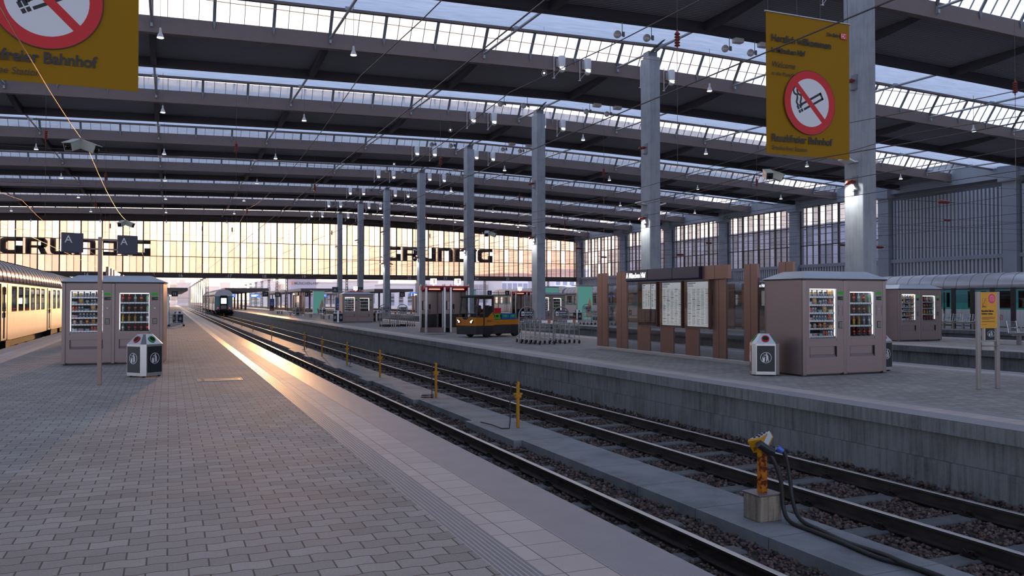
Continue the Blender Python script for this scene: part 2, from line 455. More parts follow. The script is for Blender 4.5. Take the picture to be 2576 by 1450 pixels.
# ---- roof
decks=[]
def roof_xs(): return [XL]+[x for x in GX if x>XL]
RX=roof_xs()
def strip(b,p,q,m=0,flip=False):
    # p,q: (y, dz) section points extruded along the curved roof line
    for a,c in zip(RX,RX[1:]):
        v=[(a,p[0],ZB+zo(a)+p[1]),(c,p[0],ZB+zo(c)+p[1]),(c,q[0],ZB+zo(c)+q[1]),(a,q[0],ZB+zo(a)+q[1])]
        b.add(v,[(0,1,2,3)],m)
def bar(b,sec,m=0):
    n=len(sec)
    for i in range(n): strip(b,sec[i],sec[(i+1)%n],m)
    for x in (RX[0],RX[-1]): b.add([(x,y,ZB+zo(x)+z) for y,z in sec],[tuple(range(n))],m)
ribx=[XC+9.17*i for i in range(-7,6)]
for k,y in enumerate(BAYY):
    ynext=y+16.3-5.5 if k<len(BAYY)-1 else YE
    d=MB(); bar(d,[(y+4.1,.5),(ynext+.1,.5),(ynext+.1,.78),(y+4.1,.78)]); struct(d.build('ceiling_deck','roof_deck'))
    d=MB(); bar(d,[(y+4.0,0),(y+4.22,0),(y+4.22,.86),(y+4.0,.86)]); bar(d,[(y+3.93,-.03),(y+4.32,-.03),(y+4.32,.0),(y+3.93,.0)]); struct(d.build('beam_girder','beam_brown'))
    d=MB(); bar(d,[(y-5.6,.02),(y-5.35,.02),(y-5.35,.8),(y-5.6,.8)]); bar(d,[(y-5.72,-.02),(y-5.25,-.02),(y-5.25,.02),(y-5.72,.02)]); struct(d.build('beam_edge','beam_dark'))
    d=MB(); strip(d,(y-5.3,.56),(y-.62,.70)); strip(d,(y-.62,.70),(y+1.2,5.0)); struct(d.build('ceiling_light_panel','translucent_panel'))
    d=MB(); bar(d,[(y-.74,.56),(y-.54,.56),(y-.54,.72),(y-.74,.72)]); struct(d.build('beam_rail','beam_brown'))
    d=MB()
    for x in ribx:
        if x<XL or x>XR: continue
        # haunched rib under the deck
        ys=[ynext-i*(ynext-y-4.2)/10 for i in range(11)]
        dz=[.0+.48*(i/10)**2.2 for i in range(11)]
        pl=[(yy,ZB+zo(x)+z) for yy,z in zip(ys,dz)]+[(y+4.2,ZB+zo(x)+.52),(ynext,ZB+zo(x)+.52)]
        d.prism(pl,'x',x-.16,x+.16)
    struct(d.build('beam_rib','beam_dark'))
    d=MB()
    for x in ribx:
        if x<XL or x>XR: continue
        z=ZB+zo(x)
        d.tube([(x,y+3.95,z+.52),(x,y-5.4,z+.36)],.075,8)
        d.box(x-.18,x+.18,y-1.3,y-1.2,z+.42,z+.6)
        d.box(x-.06,x+.06,y+3.85,y+4.0,z+.25,z+.62)
    struct(d.build('strut_tie_rods','steel_strut'))
# skylight windows: one per bay between ribs, frame and panes
wn=0
bounds=[XL]+[x for x in ribx if XL<x<XR]+[XR]
pane_sets={}
for k,y in enumerate(BAYY):
    if y<-10: continue
    for a,c in zip(bounds,bounds[1:]):
        if c-a<1: continue
        wn+=1
        f=MB(); g=MB()
        n=max(1,round((c-a)/(MX/4)))
        def P(x,t): return (x,y+4.0-2.8*t,ZB+zo(x)+.86+4.14*t)
        for i in range(n+1):
            x=a+(c-a)*i/n; hv=(i%4==0); w=.085 if hv else .016
            p0=P(x,0); p1=P(x,1)
            f.add([(x-w,p0[1],p0[2]),(x+w,p0[1],p0[2]),(x+w,p1[1],p1[2]),(x-w,p1[1],p1[2]),
                   (x-w,p0[1]-.07,p0[2]-.02),(x+w,p0[1]-.07,p0[2]-.02),(x+w,p1[1]-.07,p1[2]-.02),(x-w,p1[1]-.07,p1[2]-.02)],
                  [(4,5,6,7),(0,4,7,3),(1,2,6,5),(3,7,6,2),(0,1,5,4)])
            if hv: f.add([(x-w,y+3.9,p0[2]),(x+w,y+3.9,p0[2]),(x,y+3.94,p0[2]-.5),(x-w,y+4.0,p0[2]),(x+w,y+4.0,p0[2])],[(0,1,2),(0,2,3),(1,4,2)])
            if i<n:
                x2=a+(c-a)*(i+1)/n; g.quad(P(x,0),P(x2,0),P(x2,1),P(x,1))
        fr=struct(f.build('window_%d'%wn,'steel_grey')); g.build('pane','roof_glass',fr)
# ---- columns
for i,y in enumerate(COLY):
    b=MB(); z=ZB+zo(XC)
    b.bbox(XC-.36,XC+.36,y-.52,y+.52,-.02,z+.05,.03)
    b.box(XC-.3,XC+.3,y-.3,y+.3,z+.05,z+.42,1)
    for s in (-1,1): b.prism([(y+s*.15,z+.3),(y+s*.45,z+.3),(y-1.4+s*.25,z+.62),(y-1.7+s*.25,z+.62)],'x',XC+s*.22-.05,XC+s*.22+.05,1)
    struct(b.build('pillar_concrete',['concrete_column','steel_grey']))
# ---- far gable wall
b=MB()
b.box(XL,XR+1.5,YE-.35,YE+.25,5.46,6.34)
for a,c in zip(RX,RX[1:]):
    za=ZB+zo(a); zc=ZB+zo(c)
    b.add([(a,YE-.1,za-.72),(c,YE-.1,zc-.72),(c,YE-.1,zc+.7),(a,YE-.1,za+.7),(a,YE+.1,za-.72),(c,YE+.1,zc-.72),(c,YE+.1,zc+.7),(a,YE+.1,za+.7)],[(0,1,2,3),(4,7,6,5),(0,4,5,1)])
struct(b.build('wall_gable',['mullion']))
for a,c in zip(RX,RX[1:]):
    if c-a<.8: continue
    wn+=1
    f=MB(); g=MB(); n=3
    rows=[6.34,9.03,11.62,None]
    tp=lambda x: ZB+zo(x)-.70
    for i in range(n+1):
        x=a+(c-a)*i/n; w=.095 if i in(0,) else (.10 if i==n and c==XR else .032)
        if i==n and c!=XR: continue
        f.box(x-w,x+w,YE-.09,YE+.05,6.34,tp(x))
    for z in rows[1:3]: f.box(a,c,YE-.06,YE+.04,z-.05,z+.05)
    for i in range(n):
        xa=a+(c-a)*i/n; xb=a+(c-a)*(i+1)/n
        for j in range(3):
            z0=rows[j]; z1a=rows[j+1] or tp(xa); z1b=rows[j+1] or tp(xb)
            g.quad((xa,YE,z0),(xb,YE,z0),(xb,YE,z1b),(xa,YE,z1a))
    fr=struct(f.build('window_%d'%wn,'mullion')); g.build('pane','hall_pane',fr)
# ---- right-hand side wall: pilasters, windows, ribbed cladding
b=MB()
PIL=[149.2,131.8,116.7,102.1,86.8,71.9,56.4,41.5,26.5]
b.box(XR+.25,XR+.6,-30,YE,-1,15.6,2)
for i,y in enumerate(PIL):
    b.box(XR-.55,XR+.3,y-.75,y+.75,0,14.6,0)
    b.box(XR-.9,XR+.3,y-.95,y+.95,13.3,15.2,0)
b.box(XR-.35,XR+.3,-30,YE,13.75,15.9,0)
b.box(XR-.2,XR+.3,-30,YE,5.9,6.3,0)
struct(b.build('wall_right',['wall_frame','wall_panel','wall_recess']))
def cladding(y0,y1,z0,z1):
    b=MB(); n=int((y1-y0)/.45)
    for i in range(n):
        y=y0+(y1-y0)*i/n; h=(y1-y0)/n
        b.prism([(XR+.22,y),(XR-.02,y+h*.06),(XR-.02,y+h*.58),(XR+.22,y+h*.64),(XR+.22,y+h),(XR+.24,y+h),(XR+.24,y)],'z',z0,z1)
    return struct(b.build('wall_cladding','wall_panel'))
bp=[]
for a,c in zip(PIL,PIL[1:]):
    y0,y1=c+.75,a-.75
    cladding(y0,y1,-.02,5.92)
    if y0>70:
        wn+=1; f=MB(); g=MB(); n=12
        for i in range(n+1):
            y=y0+(y1-y0)*i/n; w=.14 if i%3==0 else .03
            f.box(XR-.02,XR+.16,y-w,y+w,6.3,13.75)
        for z in (8.75,11.2): f.box(XR,XR+.14,y0,y1,z-.05,z+.05)
        for i in range(n):
            ya=y0+(y1-y0)*i/n; yb=y0+(y1-y0)*(i+1)/n
            for j in range(3):
                z0,z1=(6.3,8.75,11.2)[j],(8.75,11.2,13.75)[j]
                g.quad((XR+.08,ya,z0),(XR+.08,yb,z0),(XR+.08,yb,z1),(XR+.08,ya,z1))
        fr=struct(f.build('window_%d'%wn,'mullion')); g.build('pane','side_pane',fr)
        bp.append((y0,y1))
    else: cladding(y0,y1,6.3,13.0)
# openings behind the windows in the backing wall
w=bpy.data.objects['wall_right']; me=w.data
bm_=MB()
ys=[-30]
for y0,y1 in sorted(bp): ys+= [y0,y1]
ys.append(YE)
me.clear_geometry()
bm_.box(XR+.25,XR+.6,-30,YE,-1,6.3,2); bm_.box(XR+.25,XR+.6,-30,YE,13.75,16.2,2)
for a,c in zip(ys[::2],ys[1::2]): bm_.box(XR+.25,XR+.6,a,c,6.3,13.75,2)
for y in PIL:
    bm_.box(XR-.55,XR+.3,y-.75,y+.75,0,14.6,0); bm_.box(XR-.9,XR+.3,y-.95,y+.95,13.3,15.2,0)
bm_.box(XR-.35,XR+.3,-30,YE,13.75,15.9,0); bm_.box(XR-.2,XR+.3,-30,YE,5.9,6.3,0)
me.from_pydata(bm_.v,[],bm_.f); me.polygons.foreach_set('material_index',bm_.m); me.update()
# ---- the big letters fixed outside the gable glass
def big_letters(x0,x1,label):
    t=thing('letter_sign',label,'sign',(x0,YE+.22,9.08))
    H=2.5; W=(x1-x0); u=W/21.3; lw=3.05*u; g=.35*u; st=.82*u; th=.55
    def R_(w,h,r,n=5):  # rounded rectangle corner list is left square; boxes only
        return rect(0,w,0,h)
    x=0
    for ch in 'GRUNDIG':
        b=MB(); w=lw
        D=.18
        def bx(a,c,z0,z1): b.box(a,c,0,D,z0,z1)
        rr=.55*u
        if ch=='G':
            out=[(w,H-th),(w,H)]+arc(rr,H-rr,rr,PI/2,PI,5)+arc(rr,rr,rr,PI,1.5*PI,5)+[(w,0),(w,1.25),(w-.95*u,1.25),(w-.95*u,.55)]+[(st+.25*u,.55),(st,.8),(st,H-th-.25),(st+.25*u,H-th)]
            b.prism(out[:],'y',0,D)
        elif ch=='R':
            bx(0,st,0,H); bx(st,w-.55*u,H-th,H); bx(st,w-.5*u,.95,1.35)
            b.prism([(w-.95*u,.95),(w-.2*u,1.05),(w,1.4),(w,H-.4),(w-.4*u,H),(w-.95*u,H)],'y',0,D)
            b.prism([(w-1.35*u,1.0),(w-.5*u,1.0),(w,0),(w-.95*u,0)],'y',0,D)
        elif ch=='U':
            bx(0,st,rr,H); bx(w-st,w,0,H); bx(st,w-st,0,.5)
            b.prism([(0,rr),(rr*.3,rr*.3),(rr,0),(st,0),(st,rr)],'y',0,D)
        elif ch=='N':
            bx(0,st,0,H); bx(w-st,w,0,H-rr); bx(st,w-st,H-.5,H)
            b.prism([(w-st,H-rr),(w,H-rr),(w-rr*.3,H-rr*.3),(w-rr,H),(w-st,H)],'y',0,D)
        elif ch=='D':
            bx(0,st,0,H); bx(st,w-st,0,.55); bx(st,w-st,H-.55,H)
            b.prism([(w-st,0),(w-rr*.6,0),(w,rr*.8),(w,H-rr*.8),(w-rr*.6,H),(w-st,H)],'y',0,D)
        else:
            w=.95*u; bx(0,w,0,H)
        b.build('letter_'+ch.lower() if ch!='G' else 'letter_g','letter_dark',t,(x,0,0))
        x+=w+g
    return t
big_letters(-24.4,-2.9,'row of huge dark block letters outside the glowing gable glass, above the sunlit train')
big_letters(36.7,57.9,'row of huge dark block letters outside the gable glass, beyond the concrete pillars')
for n_,x,wh in (('14',-12.3,'over the golden coach roof'),('16',1.8,'over the end of the near platform'),('17',9.6,'over the departing coach'),('18',15.3,'right of the departing coach'),('19',22.0,'left of the lettered building'),('22',41.2,'between two concrete pillars left of the booths'),('23',48.2,'straight over the left phone booth'),('24',54.5,'over the right phone booth'),('25',60.9,'over the tug')):
    b=MB(); b.box(-.62,.62,0,.05,0,.84); o=b.build('track_number','mullion',None,(x,YE-.41,5.47)); tag(o,'track plate %s on the dark gable beam, %s'%(n_,wh),'sign',None)
    text('digits',n_,.75,'white_print',o,(-.42,-.01,.15))
# ---- camera
cam=bpy.data.cameras.new('camera'); co=bpy.data.objects.new('camera',cam); C.objects.link(co); S.camera=co
cam.sensor_width=36.; cam.lens=36.*2090/2576; cam.clip_end=3000; cam.clip_start=.05
yaw=math.atan(863/2090); pit=math.atan(32/2090)
co.location=(0,0,1.63); co.rotation_euler=(PI/2+pit,0,-yaw)
# ---------------------------------------------------------------- rails, sleepers, loose stones
def rail(x,label,y0=-8,y1=330):
    b=MB(); z=ZR
    prof=[(-.075,-.172),(.075,-.172),(.075,-.160),(.012,-.140),(.010,-.045),(.036,-.036),(.036,-.006),(.030,0),(-.030,0),(-.036,-.006),(-.036,-.036),(-.010,-.045),(-.012,-.140),(-.075,-.160)]
    n=len(prof); v=[(x+u,y0,z+w) for u,w in prof]+[(x+u,y1,z+w) for u,w in prof]
    for i in range(n):
        b.add([v[i],v[(i+1)%n],v[n+(i+1)%n],v[n+i]],[(0,1,2,3)],1 if i in (6,7,8) else 0)
    return tag(b.build('rail',['rail_side','rail_head']),label,'rail')
RAILS=[3.63,5.14,7.75,9.18]
rail(3.63,'steel rail running close under the edge of the near platform, mostly hidden')
rail(5.14,'shiny steel rail nearest the near platform, left of the concrete path')
rail(7.75,'shiny steel rail next to the right side of the concrete path')
rail(9.18,'steel rail closest to the concrete wall of the opposite platform')
sb=MB(); sb.bbox(-1.3,1.3,-.13,.13,-.14,0,.02); SL=sb.data('sleeper','sleeper')
cb=MB()
cb.bbox(-.13,.13,-.085,.085,0,.022,.006)
for s in (-1,1):
    for t in (-1,1):
        cb.tube([(s*.07,t*.05,.02),(s*.10,t*.06,.07),(s*.125,t*.03,.075),(s*.12,0,.04)],.011,6)
    cb.lathe([(.022,0),(.022,.05),(.014,.06),(.014,.085)],6,0,(s*.105,0,.02),False)
    cb.box(s*.105-.03,s*.105+.03,-.05,.05,.02,.045)
CL=cb.data('rail_clip','clip_iron')
for cx,y0,lab,grp,seat in ((4.385,2.61,'dark concrete sleeper under the track beside the near platform','sleepers of the near track',(-.755,.755)),(8.465,2.63,'dark concrete sleeper under the track along the opposite platform wall','sleepers of the far track',(-.715,.715))):
    for i in range(84):
        y=y0+1.18*i
        o=tag(put('sleeper',SL,None,(cx,y,-1.022)),lab,'sleeper',grp)
        if y<48:
            for s in seat: put('rail_clip',CL,o,(s,0,0))
def stones(name,rects,label):
    phi=(1+5**.5)/2
    V=np.array([(-1,phi,0),(1,phi,0),(-1,-phi,0),(1,-phi,0),(0,-1,phi),(0,1,phi),(0,-1,-phi),(0,1,-phi),(phi,0,-1),(phi,0,1),(-phi,0,-1),(-phi,0,1)])/1.9
    F=np.array([(0,11,5),(0,5,1),(0,1,7),(0,7,10),(0,10,11),(1,5,9),(5,11,4),(11,10,2),(10,7,6),(7,1,8),(3,9,4),(3,4,2),(3,2,6),(3,6,8),(3,8,9),(4,9,5),(2,4,11),(6,2,10),(8,6,7),(9,8,1)])
    Ps=[];Rs=[]
    for x0,x1,y0,y1,dens,sz,heap in rects:
        n=int((x1-x0)*(y1-y0)*dens); p=np.column_stack([rng.uniform(x0,x1,n),rng.uniform(y0,y1,n)])
        z=np.full(n,-1.055)+rng.uniform(-.01,.022,n)
        if heap: z+=np.clip((p[:,0]-9.45)/.5,0,1)*.13*rng.uniform(.3,1,n)
        ok=np.ones(n,bool)
        for cx,yy0 in ((4.385,2.61),(8.465,2.63)):
            dy=np.abs((p[:,1]-yy0+.59)%1.18-.59); ok&=~((dy<.15)&(np.abs(p[:,0]-cx)<1.32))
        for r in RAILS: ok&=np.abs(p[:,0]-r)>.085
        p=p[ok];z=z[ok]; Ps.append(np.column_stack([p,z])); Rs.append(rng.uniform(.55,1.15,len(p))*sz)
    P=np.vstack(Ps);R=np.concatenate(Rs);n=len(P)
    J=V[None]*(1+rng.uniform(-.28,.28,(n,12,1)))*R[:,None,None]*rng.uniform(.65,1.15,(n,1,3))
    a=rng.uniform(0,2*PI,n);c,s=np.cos(a),np.sin(a)
    X=J[:,:,0]*c[:,None]-J[:,:,1]*s[:,None];Y=J[:,:,0]*s[:,None]+J[:,:,1]*c[:,None]
    co_=np.stack([X,Y,J[:,:,2]*.85],2)+P[:,None,:]
    fa=(F[None]+np.arange(n)[:,None,None]*12).reshape(-1)
    me=bpy.data.meshes.new(name); me.vertices.add(n*12); me.vertices.foreach_set('co',co_.reshape(-1).astype(np.float32))
    me.loops.add(len(fa)); me.loops.foreach_set('vertex_index',fa.astype(np.int32)); nf=len(fa)//3
    me.polygons.add(nf); me.polygons.foreach_set('loop_start',np.arange(0,nf*3,3,dtype=np.int32))
    me.materials.append(M_('stone')); me.update(calc_edges=True); me.validate()
    return tag(put(name,me),label,'ballast',None,'stuff')
stones('ballast_stones',[(3.2,5.98,2.2,9,420,.030,0),(3.2,5.98,9,20,300,.034,0),(3.2,5.98,20,40,130,.05,0),(6.93,9.95,2.2,9,420,.030,0),(6.93,9.45,9,20,300,.034,0),(6.93,9.95,20,40,130,.05,0),(9.42,9.97,2.2,40,330,.036,1)],'brown and grey crushed stone filling the track bed')
# ---------------------------------------------------------------- snack and drinks kiosks
KW,KD,KH=2.36,1.22,2.08
def kiosk_mesh():
    P={}
    b=MB(); w=KW/2
    # shell: sides, back, top and plinth around two cavities
    b.box(-w,w,.52,KD,.04,KH); 
    b.box(-w,-w+.14,.03,.52,.04,KH); b.box(w-.14,w,.03,.52,.04,KH); b.box(-.24,.10,.03,.52,.04,KH)
    b.box(-w+.02,w-.02,.06,KD-.03,0,.05,1)
    b.box(-w,w,.03,.52,.04,.72); b.box(-w,w,.03,.52,1.93,KH)
    P['cabinet']=(b,['kiosk_steel','black'])
    b=MB()
    b.bbox(0,.09,-.02,.06,.02,KH,.012)
    P['corner_post']=(b,['kiosk_frame'])
    b=MB(); e=.05; i=.33
    v=[(-w-e,-e,KH+.03),(w+e,-e,KH+.03),(w+e,KD+e,KH+.03),(-w-e,KD+e,KH+.03),(-w+i,i-.1,KH+.20),(w-i,i-.1,KH+.20),(w-i,KD-i+.1,KH+.20),(-w+i,KD-i+.1,KH+.20)]
    b.add(v,[(0,1,5,4),(1,2,6,5),(2,3,7,6),(3,0,4,7),(4,5,6,7),(3,2,1,0)]); b.box(-w-.02,w+.02,-.03,KD+.03,KH,KH+.03,1)
    P['roof']=(b,['kiosk_roof','black'])
    return P
# the two doors: opening x range, z range
DOORS=[(-1.09,-.05,-1.00,-.24,.76,1.90),(.04,1.09,.13,.85,.79,1.84)]
def door_mesh(d):
    x0,x1,a,c,z0,z1=d; b=MB(); y0,y1=-.005,.035
    b.box(x0,a,y0,y1,.06,KH-.01); b.box(c,x1,y0,y1,.06,KH-.01); b.box(a,c,y0,y1,z1,KH-.01); b.box(a,c,y0,y1,.64,z0)
    b.box(a,c,y0,y1,.06,.40)
    b.box(x0,x1,y0-.004,y0,.19,.195)
    # delivery flap recess with its sloping plate
    b.quad((a,y0+.13,.64),(c,y0+.13,.64),(c,y0-.002,.40),(a,y0-.002,.40)); b.box(a,c,y1,y1+.12,.63,.645,1); b.box(c-.02,c,y0,y1+.1,.40,.64,1); b.box(a,a+.01,y0,y1+.1,.40,.64,1)
    # coin panel outline
    b.box(c+.05,x1-.03,y0-.006,y0,1.52,1.525); b.box(c+.05,x1-.03,y0-.006,y0,1.30,1.305); b.box(x1-.035,x1-.03,y0-.006,y0,1.30,1.525); b.box(c+.05,c+.055,y0-.006,y0,1.30,1.525)
    return b
KM=kiosk_mesh()
KMD={k:b.data(k,m) for k,(b,m) in KM.items()}
DMD=[door_mesh(d).data('door',['kiosk_steel','black']) for d in DOORS]
def small(fn,name,mats):
    b=MB(); fn(b); return b.data(name,mats)
def win_frame(d,nsh):
    x0,x1,a,c,z0,z1=d; b=MB()
    b.box(a,c,.50,.51,z0,z1,0); b.box(a,a+.012,.0,.5,z0,z1,2); b.box(c-.012,c,.0,.5,z0,z1,2); b.box(a,c,.0,.5,z1-.012,z1,1); b.box(a,c,.0,.5,z0,z0+.06,1)
    return b
INN=[win_frame(DOORS[0],6).data('display_case',['dark_inside','kiosk_frame','white_metal']),win_frame(DOORS[1],4).data('display_case',['dark_inside','kiosk_frame','white_metal'])]
def pane_(d):
    x0,x1,a,c,z0,z1=d; b=MB(); b.quad((a,.012,z0),(c,.012,z0),(c,.012,z1),(a,.012,z1)); return b.data('glass_pane','clear_glass')
PAN=[pane_(d) for d in DOORS]
def strip_(d):
    x0,x1,a,c,z0,z1=d; b=MB(); b.box(a+.02,c-.02,.06,.10,z1-.028,z1-.013); b.box(c-.020,c-.012,.042,.056,z0+.1,z1-.05); b.box(a+.012,a+.020,.042,.056,z0+.1,z1-.05); return b.data('lamp_strip','led_white')  # upright side strips added to brighten the lower shelves
LMP=[strip_(d) for d in DOORS]
def shelf_(d):
    x0,x1,a,c,z0,z1=d; b=MB(); b.box(a+.012,c-.012,.06,.48,-.012,0,0); b.box(a+.012,c-.012,.045,.06,-.03,.008,1)
    n=10
    for i in range(n+1): b.box(a+.03+(c-a-.06)*i/n-.012,a+.03+(c-a-.06)*i/n+.012,.040,.0455,-.024,.002,2)
    return b.data('shelf',['dark_inside','chrome_wire','white_metal'])
SHM=[shelf_(d) for d in DOORS]
SZ=[[.86,1.03,1.20,1.37,1.545,1.72],[.83,1.085,1.335,1.585]]
def coils(d):
    x0,x1,a,c,z0,z1=d; b=MB(); n=10
    for i in range(n):
        x=a+.06+(c-a-.12)*i/(n-1); b.tube([(x+.03*math.cos(t),.055+.006*k,.036+.032*math.sin(t)) for k,t in enumerate([j*PI/4 for j in range(17)])],.0028,5,0,False)
    return b.data('coil','chrome_wire')
COI=coils(DOORS[0])
def pan_(b):
    b.box(-.075,.075,-.012,0,-.04,.04)
LCD=small(lambda b:b.box(-.075,.075,-.011,-.004,-.03,.03),'display','green_lcd')
SLT=small(lambda b:(b.bbox(-.075,.075,-.010,-.004,-.04,.04,.003),b.box(.0,.07,-.0105,-.0095,-.006,.006,1)),'card_reader',['black','green_lcd'])
COIN=small(lambda b:b.lathe([(.022,0),(.022,.012),(.012,.014),(.012,.004)],16,0,(0,-.004,0),True,Matrix.Rotation(PI/2,4,'X')),'coin_slot','aluminium')
KEY=small(lambda b:[b.bbox(-.055+.0,.055,-.012,-.004,-.075,.075,.003)]+[b.box(-.04+.03*i,-.018+.03*i,-.016,-.012,-.06+.032*j,-.036+.032*j,1) for i in range(3) for j in range(4)],'keypad',['black','dull_steel'])
# ---- products
def bottle_data(liq,cap,labm,small_=False):
    b=MB(); H=.205
    b.lathe([(.024,0),(.029,.006),(.029,.06),(.026,.075),(.029,.088),(.029,.125),(.024,.145),(.012,.172),(.011,.19)],14)
    lb=MB(); lb.lathe([(.0298,.095),(.0298,.132),(.0285,.137)],14)
    cp=MB(); cp.lathe([(.0135,.186),(.0135,.206),(.011,.208)],12)
    return (b.data('bottle',liq),lb.data('label_band',labm),cp.data('cap',cap))
BT={'red':bottle_data('cola','red_label','red_label'),'clear':bottle_data('clear_drink','blue_label','silver_label'),'orange':bottle_data('cola','blue_label','orange_label'),
    'green':bottle_data('clear_drink','blue_label','green_label'),'lime':bottle_data('lime_drink','orange_label','orange_label'),'mint':bottle_data('clear_drink','green_label','silver_label')}
BD={'red':'cola bottle with red label','clear':'clear water bottle with silver label','orange':'dark drink bottle with orange label','green':'bottle with green label','lime':'yellow-green drink bottle with orange label','mint':'clear bottle with green cap'}
BROW=[['mint','red','red','red','red'],['lime','lime','lime','clear','clear'],['clear','orange','orange','orange','green'],['red','red','clear','orange','green']]
def bag(m1,m2,w,h,lean=.02):
    b=MB(); n=6; d=.045
    rows=[(0,.5,.2),(.12,.5,.8),(.5,.47,1.),(.85,.5,.7),(.97,.5,.12),(1.,.5,.08)]
    vs=[]
    for t,hw,dp in rows:
        for u,s in ((-1,0),(-.5,-1),(.5,-1),(1,0),(.5,1),(-.5,1)): vs.append((u*hw*w*(1-.06*(t>.9)),s*d*dp*.5-lean*0+lean*(1-t)*0,t*h))
    fs=[]
    for r in range(5):
        for j in range(6): fs.append((r*6+j,r*6+(j+1)%6,r*6+6+(j+1)%6,r*6+6+j))
    b.add(vs,fs[:],0,True); b.add(vs[:6],[(5,4,3,2,1,0)],0); b.add(vs[30:],[(0,1,2,3,4,5)],0)
    f=MB(); f.box(-w*.30,w*.30,-d*.52,-d*.46,h*.42,h*.78); f.lathe([(w*.16,0),(w*.16,.003)],12,0,(0,-d*.53,h*.25),False,Matrix.Rotation(PI/2,4,'X'))
    return (b.data('snack_bag',m1),f.data('print',m2))
def bar2(m1,m2):
    b=MB(); b.bbox(-.022,.022,-.012,.012,0,.11,.006); f=MB(); f.box(-.018,.018,-.0135,-.012,.03,.075); return (b.data('chocolate_bar',m1),f.data('print',m2))
def boxy(m1,m2):
    b=MB(); b.bbox(-.055,.055,-.03,.03,0,.062,.008); f=MB(); f.box(-.045,.045,-.0315,-.03,.012,.05); return (b.data('snack_pack',m1),f.data('print',m2))
SN={'wy':bag('bag_white','bag_yellow',.115,.135),'wb':bag('bag_white','bag_navy',.115,.135),'pe':bag('bag_peach','bag_yellow',.12,.14),'nv':bag('bag_navy','bag_white',.115,.12),'or':bag('orange_label','bag_red',.085,.13),
    'lb':boxy('bag_lightblue','bag_white'),'bl':bar2('bag_white','bag_navy'),'rd':bar2('orange_label','bag_red'),'wt':boxy('bag_white','pink_label'),'pk':boxy('pink_label','bag_yellow'),'cup':bag('bag_peach','bag_white',.075,.105),'ry':bag('bag_red','bag_yellow',.085,.12),'yl':bag('bag_yellow','bag_red',.085,.12),'gy':boxy('bag_navy','bag_lightblue'),'ye':boxy('bag_yellow','bag_white'),'sl':bar2('bag_lightblue','bag_navy')}
SD={'wy':'white snack bag with yellow print','wb':'white crisp bag with dark print','pe':'peach coloured crisp bag','nv':'dark grey snack bag','or':'orange and red snack bag','lb':'light blue snack pack','bl':'white wrapped chocolate bar','rd':'orange wrapped chocolate bar','wt':'white flat snack pack','pk':'pink snack pack','cup':'small peach snack bag','ry':'red and yellow sweet bag','yl':'yellow and red sweet bag','gy':'dark flat snack pack','ye':'yellow snack pack','sl':'pale blue wrapped bar'}
SROW=[['lb','wt','gy','rd','rd','bl','bl'],['cup','cup','ry','yl','pk'],['wt','bl','bl','sl','sl','bl','or'],['rd','rd','bl','bl','gy','pe','ye'],['lb','pe','nv','bl','bl','or'],['wy','wy','wb','wb','pe']]
SNAME={'snack_bag':'snack_bag','chocolate_bar':'chocolate_bar','snack_pack':'snack_pack'}
SHN=['bottom','second','third','fourth','fifth','top']; BHN=['bottom','second','third','top']
def kiosk(loc,rz,label,short,detail=True):
    t=thing('vending_kiosk',label,'vending machine',(loc[0],loc[1],0),rz,'vending kiosks on the platforms')
    for k,m in KMD.items():
        if k!='corner_post': put(k,m,t)
        else:
            for p in ((-KW/2,0,0),(-.05,0,0),(KW/2-.09,0,0),(-KW/2,KD-.04,0),(KW/2-.09,KD-.04,0)): put(k,m,t,p)
    for i,d in enumerate(DOORS):
        x0,x1,a,c,z0,z1=d; D_=put('door',DMD[i],t)
        put('glass_pane',PAN[i],D_); xm=(c+x1)/2+.005
        put('display',LCD,D_,(xm,0,1.80)); put('card_reader',SLT,D_,(xm,0,1.685)); put('coin_slot',COIN,D_,(xm,0,1.44)); put('keypad',KEY,D_,(xm,0,1.10))
        put('display_case',INN[i],t); put('lamp_strip',LMP[i],t)
        for z in SZ[i]:
            s=put('shelf',SHM[i],t,(0,0,z))
            if i==0: put('coil',COI,s)
    M=Matrix.Translation((loc[0],loc[1],0))@Matrix.Rotation(rz,4,'Z')
    for r,row in enumerate(SROW):
        x0,x1,a,c,z0,z1=DOORS[0]; n=len(row); ws=[.055 if k in('rd','bl','sl') else .13 for k in row]; gap=(c-a-.06-sum(ws))/n
        x=a+.03
        for j,k in enumerate(row):
            x+=ws[j]/2+gap/2; p=M@Vector((x,.105,SZ[0][r])); x+=ws[j]/2+gap/2
            m=SN[k]; o=put(m[0].name.split('.')[0],m[0],None,p,rz)
            tag(o,'%s, %s on the %s snack shelf, %s'%(SD[k],ORD[j],SHN[r]+(' ' if r in(0,5) else '-lowest'),short),'snack','snacks in the '+short)
            o['label']=o['label'].replace(' -','-').replace('  ',' ').replace('bottom snack','bottom snack')
            if detail: put('print',m[1],o)
    for r,row in enumerate(BROW):
        x0,x1,a,c,z0,z1=DOORS[1]
        for j,k in enumerate(row):
            p=M@Vector((a+.085+(c-a-.15)*j/4,.11,SZ[1][r])); m=BT[k]
            o=put('drink_bottle',m[0],None,p,rz)
            tag(o,'%s, %s on the %s drinks shelf, %s'%(BD[k],ORD[j],BHN[r]+('' if r in(0,3) else '-lowest'),short),'bottle','drink bottles in the '+short)
            if detail: put('label_band',m[1],o); put('cap',m[2],o)
    return t
kiosk((-1.31,23.55),-.07,'pinkish steel snack and drinks kiosk behind the sign post on the near platform','near platform kiosk')
kiosk((13.73,14.08),0,'large pinkish steel snack and drinks kiosk on the opposite platform between two litter bins','opposite platform kiosk')
kiosk((28.08,24.76),0,'steel snack and drinks kiosk beyond the opposite platform, left of the yellow notice','rear platform kiosk')
